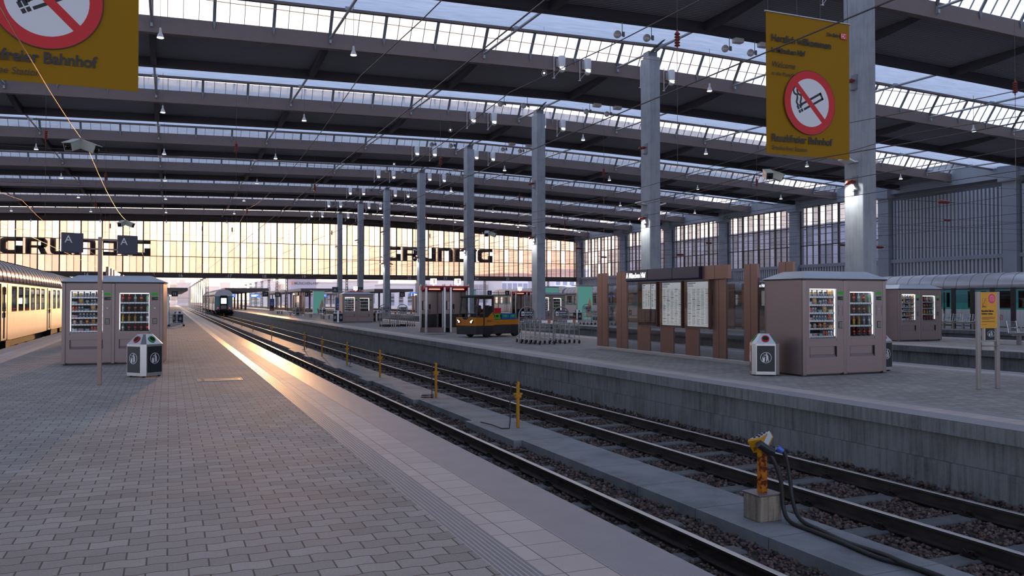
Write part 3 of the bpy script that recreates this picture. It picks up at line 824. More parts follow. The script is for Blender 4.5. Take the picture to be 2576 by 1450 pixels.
kiosk((13.15,62.2),0,'smaller looking steel kiosk left of the phone booths and trolley rows','booth side kiosk',False)
kiosk((28.1,59.8),0,'steel kiosk behind the trolley rows with a sunlit peach side','trolley side kiosk',False)
# ---- litter bins
def bin_parts():
    P={}
    w=.29; k=.085; H=.70
    oc=lambda s,z:[(-s+k,-s,z),(s-k,-s,z),(s,-s+k,z),(s,s-k,z),(s-k,s,z),(-s+k,s,z),(-s,s-k,z),(-s,-s+k,z)]
    b=MB()
    lv=[oc(w,.03),oc(w,H),[(x*.42,y*.42,H+.21) for x,y,z in oc(w,0)]]
    v=sum(lv,[]); f=[tuple(range(7,-1,-1)),tuple(range(16,24))]
    for r in range(2):
        for i in range(8): f.append((r*8+i,r*8+(i+1)%8,r*8+8+(i+1)%8,r*8+8+i))
    b.add(v,f)
    for sx in(-1,1):
        for sy in(-1,1): b.box(sx*.2-.02,sx*.2+.02,sy*.2-.02,sy*.2+.02,0,.04,1)
    P['body']=b.data('body',['bin_steel','black'])
    return P
BP=bin_parts()
def bpanel(b):
    b.box(-.185,.185,-.298,-.288,.10,.655)
BPA=small(bpanel,'panel','bin_black')
def pict(b):
    y0,y1=-.302,-.298; cz=.40
    b.ring(circ(0,cz,.118,28),circ(0,cz,.108,28),'y',y0,y1)
    def pr(p): b.prism([(x*1.,cz+z) for x,z in p],'y',y0,y1)
    pr([(q[0]+.012,q[1]+.078) for q in circ(0,0,.016,12)])
    pr([(-.005,.055),(.035,.058),(.048,.03),(.05,-.01),(.008,-.01),(.008,.03)])
    pr([(-.05,.056),(-.045,.064),(.0,.056),(.01,.04)])
    pr([(.008,-.012),(.05,-.012),(.055,-.085),(.042,-.085),(.032,-.03),(.014,-.088),(.0,-.088)])
    pr([(-.08,.005),(-.012,.005),(-.018,-.008),(-.076,-.008)])
    pr([(-.074,-.012),(-.02,-.012),(-.028,-.09),(-.066,-.09)])
    b.tube([(-.072,y0,cz+.01),(-.06,y0,cz+.03),(-.03,y0,cz+.03),(-.018,y0,cz+.01)],.003,5)
PIC=small(pict,'pictogram','white_print')
def hole(b,mat):
    M=Matrix.Translation((0,-.21,.795))@Matrix.Rotation(PI/2-math.atan2(.168,.21)+.0,4,'X')
    M=Matrix.Translation((0,-.213,.805))@Matrix.Rotation(math.atan2(.21,.168),4,'X')
    b.lathe([(.082,0),(.082,.012),(.062,.014),(.058,.006)],20,0,(0,0,0),True,M)
    b.lathe([(.060,.0145),(.04,.0150),(.001,.0155)],20,1,(0,0,0),True,M)  # flat dark disc on the closed lid stands for the hole's shade
HOL={m:small(lambda b:hole(b,m),'opening',[m,'dark_inside']) for m in('signal_red','green_label')}
def litter_bin(loc,rz,label,sides=(0,1,2,3),cols=('signal_red','green_label','signal_red','green_label')):
    t=thing('litter_bin',label,'litter bin',(loc[0],loc[1],0),rz,'litter bins on the platforms')
    put('body',BP['body'],t)
    for s in sides:
        p=put('panel',BPA,t,(0,0,0),s*PI/2); put('pictogram',PIC,p); put('opening',HOL[cols[s]],t,(0,0,0),s*PI/2)
    return t
litter_bin((-.47,19.6),PI/4-.06,'steel litter bin with two dark panels in front of the near platform kiosk',cols=('green_label','signal_red','green_label','signal_red'))
litter_bin((12.08,14.75),-.58,'steel litter bin with red ringed opening, left of the large kiosk')
litter_bin((15.30,14.75),.15,'steel litter bin half hidden against the right side of the large kiosk')
litter_bin((28.52,22.0),-.85,'steel litter bin at the picture edge, right of the yellow notice stand')
litter_bin((11.62,62.0),.6,'steel litter bin standing left of the kiosk near the phone booths')
litter_bin((14.75,62.6),.3,'steel litter bin squeezed between that kiosk and the trolley row')
litter_bin((30.3,59.6),.2,'steel litter bin on the right of the kiosk behind the trolleys')
litter_bin((.6,62.5),.5,'steel litter bin beside the lone trolley behind the near kiosk')
litter_bin((13.3,96.),.4,'steel litter bin beside the slatted wooden shelter far down the platform')
litter_bin((15.6,92.),.4,'steel litter bin far down the platform by the teal poster')
litter_bin((45.2,77.),.2,'steel litter bin in front of the pale train on the last platform')
# ---------------------------------------------------------------- hanging banners
def no_smoking(t,cx,cz,r,y):
    # printed prohibition disc: rim, red ring, white field, smoking cigarette, bar
    def part(n,fn,m):
        b=MB(); fn(b); b.build(n,m,t)
    part('disc_rim',lambda b:b.ring(circ(cx,cz,r*1.015,48),circ(cx,cz,r*.99,48),'y',y-.001,y),'black')
    part('red_ring',lambda b:b.ring(circ(cx,cz,r,48),circ(cx,cz,r*.76,48),'y',y-.004,y),'signal_red')
    part('white_field',lambda b:b.prism(circ(cx,cz,r*.78,48),'y',y-.002,y),'white_print')
    def cig(b):
        a=math.radians(28); c,s=math.cos(a),math.sin(a)
        def T(p): return [(cx+(u*c-w*s)*r,cz+(u*s+w*c)*r) for u,w in p]
        h=.085
        for q in (rect(-.32,.56,.055,.125),rect(-.32,.56,-.125,-.055),rect(.49,.56,-.125,.125),rect(-.44,-.36,.0,.125),rect(-.44,-.36,-.125,-.03),rect(-.54,-.46,.0,.125),rect(-.54,-.46,-.125,-.03)): b.prism(T(q),'y',y-.003,y)
        for dx in (0,.15):
            pts=[(-.47+dx,-.12),(-.53+dx,-.02),(-.50+dx,.10),(-.50+dx,.20),(-.62+dx,.25),(-.66+dx,.36),(-.60+dx,.46),(-.57+dx,.52)]
            w=.035; L=[];R_=[]
            for i,p in enumerate(pts):
                q0=pts[max(i-1,0)];q1=pts[min(i+1,len(pts)-1)]; tx,tz=q1[0]-q0[0],q1[1]-q0[1]; l=math.hypot(tx,tz)
                L.append((cx+(p[0]-tz/l*w)*r,cz+(p[1]+tx/l*w)*r)); R_.append((cx+(p[0]+tz/l*w)*r,cz+(p[1]-tx/l*w)*r))
            for i in range(len(pts)-1): b.prism([L[i],L[i+1],R_[i+1],R_[i]],'y',y-.003,y)
    part('cigarette',cig,'black')
    def bar_(b):
        a=math.radians(-45); c,s=math.cos(a),math.sin(a)
        b.prism([(cx+(u*c-w*s)*r,cz+(u*s+w*c)*r) for u,w in rect(-.80,.80,-.085,.085)],'y',y-.005,y)
    part('slash_bar',bar_,'signal_red')
def banner(loc,label,W=2.50,H=3.30):
    t=thing('hanging_banner',label,'banner',loc,0,'yellow no-smoking banners')
    b=MB(); n=12
    def yy(u,v): return .018*math.sin(u*PI*2.3)*(1-v)+.002
    for i in range(n):
        for j in range(6):
            u0,u1=i/n,(i+1)/n; v0,v1=j/6,(j+1)/6
            for s in (0,.006):
                b.add([(u*W,yy(u,v)+s,v*H) for u,v in ((u0,v0),(u1,v0),(u1,v1),(u0,v1))],[(0,1,2,3)],0,True)
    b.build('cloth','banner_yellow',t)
    b=MB(); b.tube([(-.03,0,H),(W+.03,0,H)],.022,8); b.build('top_rod','aluminium',t)
    b=MB()
    for x,d in ((.05,.12),(.9,-.1),(1.6,.1),(W-.05,-.12)): b.tube([(x,0,H),(x+d,0,9.2+ZB-16.1+7-loc[2])],.006,5)
    b.build('suspension_wires','wire_dark',t)
    y=-.03
    def tx(n,s,size,x,z,off=.006,sh=0.,sx=.92): text(n,s,size,'black',t,(x,y,z),off=off,shear=sh,ext=.001,sx=sx)
    tx('greeting_text','Herzlich willkommen',.225,.13,2.62); tx('greeting_text','in München Hbf',.165,.13,2.36)
    tx('welcome_text','Welcome',.19,.13,2.02,0,.2); tx('welcome_text','to the Munich train station',.125,.13,1.83,0,.2)
    tx('brand_text','Die Bahn',.115,1.78,2.93,.003)
    b=MB(); b.ring(rect(2.20,2.40,2.90,3.05),rect(2.22,2.38,2.92,3.03),'y',y-.002,y); b.build('logo_frame','signal_red',t)
    b=MB(); b.box(2.215,2.385,y-.001,y,2.915,3.035); b.build('logo_field','white_print',t)
    text('logo_text','DB',.125,'signal_red',t,(2.228,y-.003,2.93),off=.004,ext=.001)
    no_smoking(t,1.25,1.27,.75,y)
    tx('notice_text','Rauchfreier Bahnhof',.235,.13,.30); tx('notice_text','Smoke-free Station',.145,.13,.10,0,.2)
    return t
banner((12.70,15.4,5.03),'yellow no-smoking banner hanging in front of the large concrete pillar')
banner((-2.96,14.1,4.88),'yellow no-smoking banner cut off by the upper corner, nearest the camera')
# ---------------------------------------------------------------- section sign post
t=thing('section_sign','tall brown post carrying two dark blue panels marked A','sign post',(-1.24,18.0,0))
b=MB(); b.bbox(-.04,.04,-.04,.04,0,2.87,.006); b.build('post','post_paint',t)
a=.34; arm=put('arm',None,t,(0,0,0),a); 
b=MB()
for z in (2.62,2.80): b.bbox(-.56,.56,-.012,.012,z,z+.028,.004)
bpy.data.objects.remove(arm); b.build('arm','post_paint',t,(0,0,0),a)
for s in (-1,1):
    b=MB(); b.bbox(-.19,.19,-.03,.03,2.555,2.925,.006); b.box(-.08,.08,-.02,.02,2.54,2.556); o=b.build('panel','navy',t,(s*.50*math.cos(a),s*.50*math.sin(a),0),a)
    text('letter','A',.20,'white_print',o,(-.14,-.032,2.735),ext=.002)
# far section signs
def far_sign(x,y,ch,label,h=3.0):
    t=thing('section_sign',label,'sign post',(x,y,0))
    b=MB(); b.tube([(0,0,0),(0,0,h)],.05,6); b.box(-1.4,1.4,-.03,.03,h-.25,h-.2); b.build('post','pylon',t)
    for s in (-1,1):
        b=MB(); b.box(s*1.2-.28,s*1.2+.28,-.06,-.02,h-.55,h+.0); o=b.build('panel','navy',t); text('letter',ch,.36,'white_print',o,(s*1.2-.14,-.065,h-.42))
far_sign(15.9,80.,'A','dark section sign marked A hanging near the far litter bins',2.95)
far_sign(38.4,97.5,'B','dark section sign marked B left of the phone booths',2.9)
# ---------------------------------------------------------------- glazed information wall
def info_wall(dx,dy,label,detail=True):
    t=thing('information_wall',label,'information board',(13.5+dx,dy,0))
    def plate(n,y0,y1,z0,z1,m,x0=-.035,x1=.035,seam=None):
        b=MB(); b.bbox(x0,x1,y0,y1,z0,z1,.006); o=b.build(n,m,t)
        if seam: s=MB(); s.box(x0-.002,x0,seam-.006,seam+.006,z0,z1); s.build('seam','black',o)
        return o
    for y0,y1 in ((24.34,25.03),(23.07,23.70),(17.98,18.53),(16.70,17.22),(15.42,15.92)): plate('post',y0,y1,0,2.55,'bronze',seam=(y0+y1)/2)
    plate('crosspiece',17.70,18.83,2.20,2.57,'bronze',-.16,-.04,(17.7+18.83)/2)
    for y0,y1 in ((21.72,22.40),(20.45,21.10),(19.20,19.80)): plate('post',y0,y1,0,2.2,'bronze')
    plate('base_rail',15.42,25.03,0,.10,'aluminium',-.05,.05)
    g=MB()
    for y0,y1 in ((23.70,24.34),(22.40,23.07),(21.1,21.72),(19.8,20.45),(18.53,19.2),(17.22,17.98),(15.92,16.70)): g.box(.004,.012,y0,y1,.1,2.2)
    g.build('glass_panel','clear_glass',t)
    for i,(y0,y1) in enumerate(((21.45,22.72),(20.14,21.43),(18.83,20.12))):
        b=MB(); b.prism([(-.26,2.57),(-.26,2.26),(-.22,2.21),(-.04,2.21),(-.04,2.57)],'y',y0,y1); o=b.build('header',['navy'],t)
        if i==0: text('station_name','Λ München Hbf',.22,'sign_glow',o,(-.264,y1-.03,2.33),(PI/2,0,-PI/2),sx=.80,off=.003)
    for i,(y0,y1) in enumerate(((21.12,22.2),(19.82,20.98),(18.53,19.70))):
        b=MB(); b.ring(rect(y0,y1,.86,2.2),rect(y0+.05,y1-.03,.9,2.17),'x',-.14,-.04); b.box(-.05,-.04,y0,y1,.86,2.2)
        c=b.build('display_case','bronze',t)
        if i==0:
            for a,d in ((21.60,22.06),(21.13,21.56)):
                b=MB(); b.box(-.062,-.06,a,d,1.38,2.13); s=b.build('timetable_sheet','board_glow',c); lines(s,a,d,1.38,2.13,14)
            b=MB(); b.box(-.07,-.06,21.18,21.80,.91,1.35); b.build('dark_panel','bin_black',c)
        else:
            b=MB(); b.box(-.062,-.06,y0+.09,y1-.04,.92,2.15); s=b.build('timetable_sheet','board_glow',c); lines(s,y0+.09,y1-.04,.92,2.15,20)
        b=MB(); b.box(-.142,-.138,y0,y1,.88,2.19); b.build('cover_glass','clear_glass',c)
    return t
def lines(s,a,d,z0,z1,n):
    # printed rows and columns of a timetable
    b=MB(); r=random.Random(int(a*100)); cols=5 if n>15 else 3; w=(d-a)/cols
    b.box(-.0635,-.0625,d-.38*(d-a),d-.03,z1-.045,z1-.025); b.box(-.0635,-.0625,d-.25*(d-a),d-.03,z1-.085,z1-.072); b.box(-.0635,-.0625,d-.28*(d-a),d-.03,z1-.125,z1-.112)
    for c in range(cols):
        z=z1-.2
        while z>z0+.04:
            h=.006
            if r.random()<.05: b.box(-.0635,-.0625,a+w*c+.02,a+w*(c+1)-.03,z,z+.014); z-=.03; continue
            x=a+w*c+.02; b.box(-.0635,-.0625,a+w*(c+1)-.02-.18*w,a+w*(c+1)-.02,z,z+h); b.box(-.0635,-.0625,a+w*c+.02+r.random()*.25*w,a+w*(c+1)-.02-.25*w,z,z+h); z-=.019 if r.random()<.85 else .034
    b.build('print','letter_dark',s)
info_wall(0,0,'bronze and glass information wall with lit station name and timetables')
info_wall(-15.04,9.47,'bronze information wall hidden behind the near kiosk, only its tops showing')
info_wall(14.7,12.5,'second bronze information wall half hidden behind the first glass wall')
info_wall(.2,77,'bronze slatted information wall far down the opposite platform, behind benches')
info_wall(15.1,77.5,'bronze slatted information wall far off, between column and phone booth')
# ---------------------------------------------------------------- yellow notice stand
t=thing('notice_stand','steel stand holding a yellow notice with a pink disc at the picture edge','notice board',(14.02,10.87,0))
for s in (-1,1):
    b=MB(); b.bbox(s*.25-.04,s*.25+.04,-.03,.03,0,1.80,.006); b.build('post','dull_steel',t)
b=MB(); b.bbox(-.215,.215,-.03,.02,1.12,1.79,.006); p=b.build('notice_panel','sign_yellow',t)
y=-.033
b=MB(); b.prism(circ(.075,1.67,.088,28),'y',y,y+.002); d=b.build('pink_disc','magenta',p)
b=MB(); b.ring(circ(.075,1.67,.06,20),circ(.075,1.67,.055,20),'y',y-.002,y); [b.box(.03,.12,y-.002,y,1.64+.03*i,1.65+.03*i) for i in range(3)]; b.build('disc_print','bag_peach',d)
b=MB(); b.prism([(-.185,1.50),(-.175,1.50),(-.085,1.66),(-.095,1.66)],'y',y,y+.002); b.build('red_line','signal_red',p)
b=MB(); b.box(-.16,-.09,y,y+.002,1.515,1.53); b.ring(rect(-.17,-.07,1.50,1.67),rect(-.168,-.072,1.502,1.668),'y',y,y+.001); b.build('sketch','black',p)
text('notice_text','Rauchfrei fahren.',.047,'letter_dark',p,(-.195,y,1.425),off=.001); text('notice_text','Schöner reisen.',.047,'letter_dark',p,(-.195,y,1.375),off=.001)
b=MB()
for i,z in enumerate((1.325,1.31,1.295,1.28,1.25,1.235,1.19)): b.box(-.19,(.15,.16,.14,.0,.15,.16,-.06)[i],y,y+.001,z,z+.005)
b.build('small_print','letter_dark',p)
b=MB(); b.tube([(-.19,.0,.80),(-.12,-.10,.80),(.0,-.135,.80),(.12,-.10,.80),(.19,0,.80)],.012,6)
n=12; pts=[(-.17+.34*i/n,-.12*math.sin(PI*i/n)-.01) for i in range(n+1)]
b.prism(pts+[(x,y_+.02) for x,y_ in pts[::-1]],'z',.72,.88); b.box(-.22,.22,-.015,.015,.86,.90); b.build('ash_bowl','dull_steel',t)
# ---------------------------------------------------------------- manhole covers
def manhole(x,y,w,d,rz,label):
    t=thing('manhole_cover',label,'manhole cover',(x,y,0),rz)
    b=MB(); b.ring(rect(-w/2,w/2,-d/2,d/2),rect(-w/2+.02,w/2-.02,-d/2+.02,d/2-.02),'z',-.002,.006); b.build('frame','dull_steel',t)
    b=MB(); b.box(-w/2+.025,w/2-.025,-d/2+.025,d/2-.025,-.004,.004); b.build('plate','bronze',t)
    b=MB()
    for s in (-1,1): b.box(s*(w/2-.11)-.03,s*(w/2-.11)+.03,-d/2+.04,d/2-.04,.003,.0055)
    b.box(-.14,-.02,-.02,.02,.003,.0055); b.build('grip','black',t)
manhole(.98,18.2,.88,.62,.0,'bronze rimmed manhole cover in the paving, nearer of two')
manhole(1.0,36.4,.80,.55,0,'bronze rimmed manhole cover in the paving, farther of two')
manhole(11.9,38.5,.9,.6,.1,'flat manhole cover in front of the phone booths')
# ---------------------------------------------------------------- yellow water posts with hoses, socket post
PH=[(15.43,1),(20.98,2),(27.24,0),(32.77,3),(38.56,0),(43.91,4),(58.74,0),(72.4,0),(84,0),(96,0),(112,0)]
PL=['nearest the camera, black hose hanging in a hook','second nearest, with coiled hose at its foot','third nearest, without a hose of its own','fourth nearest, hose lying across the path','fifth nearest','sixth nearest','seventh nearest','eighth nearest','ninth nearest','tenth nearest','farthest']
b=MB(); b.bbox(-.028,.028,-.03,.03,0,.92,.006); PB=b.data('post','post_yellow')
b=MB(); b.box(-.09,.09,-.035,.035,.66,.69); b.box(-.06,.06,-.04,.04,.60,.66); PC=b.data('bracket','post_yellow')
for i,(y,h) in enumerate(PH):
    t=thing('water_post','yellow water post on the concrete path, '+PL[i],'post',(6.50,y,-.92),0,'yellow posts along the path')
    put('pole',PB,t); put('bracket',PC,t)
    if h==1: p=[(0,0,.90),(-.10,-.05,.93),(-.20,-.12,.85),(-.24,-.16,.5),(-.25,-.2,.2),(-.30,-.28,.04),(-.42,-.2,.03),(-.42,.35,.03),(-.50,.8,.03)]
    elif h==2: p=[(-.02,0,.86),(-.10,-.03,.88),(-.13,-.05,.6),(-.13,-.07,.15),(-.2,-.2,.03)]+[(-.30+.16*math.cos(k),-.22+.16*math.sin(k),.03+.008*k) for k in [j*.6 for j in range(22)]]
    elif h==3: p=[(.02,0,.88),(.10,-.02,.86),(.12,-.04,.5),(.13,-.08,.1),(.0,-.4,.03),(-.05,-.75,.03),(-.02,-1.0,.03)]
    elif h==4: p=[(.02,0,.86),(.10,-.02,.84),(.12,-.04,.4),(.1,-.12,.06),(-.15,-.25,.03)]
    else: continue
    q=[]
    for k in range(len(p)-1):
        for s in range(3): q.append(tuple(p[k][c]+(p[k+1][c]-p[k][c])*s/3 for c in range(3)))
    q.append(p[-1]); b=MB(); b.tube(q,.012,7); b.build('hose','hose',t)
t=thing('socket_post','rusty yellow train socket post on a stained concrete block with two cables','power post',(6.43,7.9,-.92))
b=MB(); b.bbox(-.16,.16,-.15,.15,0,.30,.012); b.build('concrete_base','concrete_block',t); b=MB(); b.bbox(-.17,.17,-.16,.16,.295,.315,.004); b.build('base_plate','dull_steel',t)
b=MB(); b.bbox(-.042,.042,-.045,.045,.31,.86,.006); b.build('pole','post_orange',t)
def rot(b,M,i0):
    for i in range(i0,len(b.v)): b.v[i]=tuple(M@Vector(b.v[i]))
Mh=Matrix.Translation((.02,0,.86))@Matrix.Rotation(-.55,4,'Y')@Matrix.Rotation(.5,4,'Z')
b=MB(); b.prism([(-.14,0),(.14,0),(.14,.07),(-.10,.16),(-.14,.16)],'y',-.085,.085); rot(b,Mh,0); hd=b.build('head','post_yellow',t)
b=MB(); b.box(-.10,.12,-.075,-.086,.02,.10); b.prism([(-.09,.150),(.13,.078),(.13,.084),(-.09,.156)],'y',-.065,.065); rot(b,Mh,0); b.build('face_plate','silver_label',hd)
b=MB()
for i in range(3):
    for s in (-1,1): b.lathe([(.016,0),(.016,.012)],8,0,(-.05+.07*i,s*.03,.146-.023*i*1.0),False)
rot(b,Mh,0); b.build('socket','black',hd)
b=MB(); b.box(-.20,.20,-.02,.02,-.03,.0); b.tube([(-.17,-.05,.13),(-.12,-.09,.0),(-.08,-.11,-.06)],.05,10,1); rot(b,Mh,0); b.build('bracket',['post_yellow','bin_black'],hd)
def smooth(p,n=4):
    P=[Vector(x) for x in p]; out=[]
    for i in range(len(P)-1):
        p0=P[max(i-1,0)];p1=P[i];p2=P[i+1];p3=P[min(i+2,len(P)-1)]
        for s in range(n):
            u=s/n; out.append(.5*((2*p1)+(p2-p0)*u+(2*p0-5*p1+4*p2-p3)*u*u+(3*p1-p0-3*p2+p3)*u**3))
    out.append(P[-1]); return out
b=MB(); b.tube(smooth([(-.03,-.11,.80),(.05,-.14,.70),(.13,-.17,.45),(.14,-.20,.15),(.12,-.34,.03),(.10,-.7,.026),(.07,-1.2,.026),(.02,-1.7,.026),(.10,-2.1,.026),(.0,-2.8,.026),(-.1,-4.5,.026)]),.024,10); b.build('cable','hose',t)
b=MB(); b.tube(smooth([(.20,-.02,.82),(.29,-.05,.74),(.33,-.09,.45),(.31,-.16,.2),(.27,-.34,.04),(.20,-.75,.026),(.12,-1.2,.028),(.09,-1.7,.05),(.02,-2.05,.06),(.05,-2.3,.05),(.07,-2.8,.026),(.0,-4.5,.026)]),.024,10); b.build('cable','hose',t)
b=MB(); b.tube([(.20,-.02,.82),(.26,-.04,.775)],.034,10); b.build('plug','blue_label',t)
# ---------------------------------------------------------------- platform tug with crates
TP=(13.42,35.3,0); TR=PI+.434
t=thing('platform_tug','rusty yellow and black electric platform tug carrying coloured crates','vehicle',TP,TR)
L2=1.45; HW=.60
b=MB(); b.bbox(-1.5,L2,-HW,HW,.14,.54,.03); b.box(.35,.95,HW-.1,HW+.002,.14,.50,1); b.box(.35,.95,-HW-.002,-HW+.1,.14,.50,1); b.box(-1.5,-.88,HW-.1,HW+.002,.14,.46,1); b.build('chassis',['tug_black','black'],t)
b=MB(); b.bbox(.92,L2+.01,-HW-.01,HW+.01,.52,.89,.02); b.prism([(.92,.52),(.26,.52),(.26,1.14),(.40,1.10),(.66,.90),(.92,.88)],'y',-HW-.01,HW+.01); bo=b.build('body','tug_yellow',t)
b=MB(); b.box(.88,.93,-HW-.015,HW+.015,.52,.90); b.build('door_gap','black',bo)
b=MB(); b.prism([(-.20,.895),(.20,.895),(.07,.80),(-.07,.80)],'x',L2+.005,L2+.03); b.build('grille','black',bo)
b=MB(); b.bbox(-1.5,.26,-HW,HW,.54,.78,.012); b.box(-1.48,.26,-HW+.02,HW-.02,.78,.80,1); b.build('flatbed',['tug_yellow','tug_black'],t)
b=MB(); b.ring(rect(-HW,HW,.80,1.80),rect(-.48,.48,1.25,1.70),'x',.24,.30); b.build('cab_back','tug_yellow',t)
b=MB()
for s in (-1,1):
    b.tube([(1.30,s*.55,.88),(1.16,s*.54,1.80)],.035,8); b.tube([(.86,s*.57,.88),(.84,s*.55,1.80)],.045,8); b.tube([(.30,s*.57,1.0),(.30,s*.56,1.80)],.05,8)
b.tube([(1.29,-.55,1.05),(1.29,.55,1.05)],.025,6); b.tube([(1.31,.1,.88),(1.20,-.15,1.38)],.012,6); b.build('cab_frame','tug_black',t)
b=MB(); b.bbox(.22,1.24,-.60,.60,1.76,1.88,.04); b.build('cab_roof','tug_black',t)
b=MB(); b.quad((1.285,-.53,1.06),(1.285,.53,1.06),(1.17,.53,1.76),(1.17,-.53,1.76)); b.build('windscreen','clear_glass',t)
b=MB()
for s in (-1,1):
    b.bbox(.36,.72,s*.28-.2,s*.28+.2,.85,1.05,.04); b.bbox(.33,.46,s*.28-.2,s*.28+.2,1.0,1.42,.05)
b.prism([(.88,.89),(.66,.90),(.40,1.12),(.30,1.12),(.30,1.35),(.44,1.40),(.58,1.20),(.74,1.38),(.86,1.34),(.88,1.1)],'y',HW-.06,HW-.01); b.build('seat','black',t)
b=MB(); b.tube([(.96+.06*math.cos(k),.2+.15*math.sin(k),1.12+.10*math.cos(k)) for k in [j*PI/8 for j in range(17)]],.016,6,0,False); b.tube([(1.1,.2,.9),(.96,.2,1.12)],.02,6); b.build('steering_wheel','black',t)
for s in (-1,1):
    b=MB(); M=Matrix.Translation((L2+.01,s*.40,.72))@Matrix.Rotation(PI/2,4,'Y')
    b.lathe([(.10,0),(.10,.02),(.088,.03)],20,0,(0,0,0),True,M); h=b.build('headlight','black',t)
    for dy,dz,r in ((-s*.02,-.02,.05),(s*.055,.045,.027)):
        b=MB(); M=Matrix.Translation((L2+.04,s*.40+dy,.72+dz))@Matrix.Rotation(PI/2,4,'Y'); b.lathe([(r,0),(r*.8,.012),(.002,.016)],14,0,(0,0,0),True,M); b.build('lens','headlight',h)
for x in (.65,-1.2):
    for s in (-1,1):
        b=MB(); M=Matrix.Translation((x,s*.52,.235))@Matrix.Rotation(PI/2,4,'X')
        b.lathe([(.10,-.09),(.20,-.09),(.235,-.06),(.235,.06),(.20,.09),(.10,.09)],24,0,(0,0,0),True,M); b.lathe([(.10,-.075),(.10,.075)],12,1,(0,0,0),True,M); b.build('wheel',['rubber','tug_black'],t)
text('lettering','BIDE L',.13,'letter_dark',t,(.70,HW+.013,.68),(PI/2,0,PI),ext=.002)
TM=Matrix.Translation(TP)@Matrix.Rotation(TR,4,'Z')
def crate(lx,ly,z,w,d,h,mat,m2,label):
    t=thing('crate',label,'crate',TM@Vector((lx,ly,z)),TR,None)
    b=MB(); b.bbox(-w/2,w/2,-d/2,d/2,0,h,.008); b.bbox(-w/2-.008,w/2+.008,-d/2-.008,d/2+.008,h-.03,h,.004); b.build('shell',mat,t)
    b=MB(); b.box(-.08,.08,d/2,d/2+.012,h*.35,h*.75); b.box(w/2-.10,w/2-.06,d/2,d/2+.010,h*.3,h*.8); b.box(-w/2+.02,-w/2+.06,d/2,d/2+.010,h*.3,h*.8); b.build('handle_recess',m2,t)
crate(-.08,.26,.80,.50,.42,.25,'crate_green','dark_inside','green plastic crate on the tug bed, under the red crate')
crate(-.08,.26,1.05,.50,.42,.25,'crate_red','red_paint','red plastic crate stacked on the green crate on the tug')
crate(-.62,.26,.80,.46,.42,.25,'crate_blue','crate_green','blue plastic crate on the tug bed, right of the green crate')
crate(-1.12,.26,.80,.44,.42,.24,'crate_blue','crate_green','blue plastic crate at the rear end of the tug bed')
crate(-.1,-.27,.80,.50,.42,.25,'crate_blue','crate_green','blue crate on the far side of the tug bed behind the others')
# ---------------------------------------------------------------- telephone booths
def booth(x,y,label,rz=0):
    t=thing('phone_booth',label,'phone booth',(x,y,0),rz,'phone booths')
    ps=[(-.58,.62),(-.46,0),(.52,0),(.62,.62),(.5,1.12),(-.5,1.12)]
    for px,py in ps[:4]:
        b=MB(); b.bbox(px-.05,px+.05,py-.05,py+.05,0,2.42,.01); b.lathe([(.03,0),(.03,.05),(.005,.10)],8,0,(px,py,2.41)); b.build('post','aluminium',t)
    b=MB()
    for i in (0,1,2): 
        a,c=Vector((*ps[i],0)),Vector((*ps[i+1],0)); d=(c-a).normalized(); n=Vector((-d.y,d.x,0))*.02
        b.add([a-n,c-n,c+n,a+n]+[q+Vector((0,0,.24)) for q in (a-n,c-n,c+n,a+n)],[(4,5,6,7),(0,1,5,4),(1,2,6,5),(2,3,7,6),(3,0,4,7)])
    b.build('base_panel','kiosk_frame',t)
    b=MB()
    for i in (2,3,4,5):
        a,c=ps[i],ps[(i+1)%6]
        if i==2: continue
        b.quad((*a,.2),(*c,.2),(*c,2.3),(*a,2.3))
    b.quad((*ps[2],.2),(*ps[3],.2),(*ps[3],2.3),(*ps[2],2.3)); b.build('glass_wall','dark_glass',t)
    b=MB(); b.box(-.48,.50,1.08,1.13,.0,2.32); b.build('back_wall','kiosk_frame',t)
    b=MB(); b.bbox(-.40,.40,.95,1.08,.25,.92,.01); b.box(-.42,.42,.90,1.08,.92,.95,1); b.build('shelf_unit',['black','bronze'],t)
    b=MB(); b.bbox(-.34,-.05,.98,1.08,1.15,1.62,.015); p=b.build('telephone','dull_steel',t)
    b=MB(); b.bbox(.02,.08,.98,1.04,1.2,1.45,.015); b.tube([(.05,1.0,1.2),(.06,.98,.98),(.0,.98,.95),(-.06,.99,1.15)],.012,6); b.build('handset','black',p)
    b=MB(); b.prism([(-.08,2.40),(-.08,2.33),(.55,2.12),(1.15,2.12),(1.15,2.40)],'x',-.52,.56); b.build('roof','red_paint',t)
    b=MB(); b.box(-.25,.35,.2,.26,2.205,2.215); b.build('lamp','t_light',t)
    b=MB(); b.tube([(0.02,.3,2.38),(0.02,.3,2.5)],.03,6); b.bbox(-.13,.17,.2,.42,2.48,2.78,.02); s=b.build('sign_box','t_light',t)
    b=MB(); b.box(-.08,.12,.192,.199,2.705,2.73); b.box(-.0,.04,.192,.199,2.54,2.73); [b.box(x-.012,x+.012,.192,.199,2.60,2.625) for x in (-.07,.11)]; b.box(-.03,.07,.192,.199,2.535,2.548); b.build('sign_letter','magenta',s)
booth(12.64,41.0,'red roofed phone booth on the left, beside the trolley rows')
booth(13.92,40.9,'red roofed phone booth half hidden by the yellow tug')
booth(26.95,63.3,'far red roofed phone booth left of the concrete pillar')
booth(28.25,63.3,'far red roofed phone booth right behind the concrete pillar')
booth(13.9,66.5,'red roofed phone booth peeping out behind the kiosk bin')
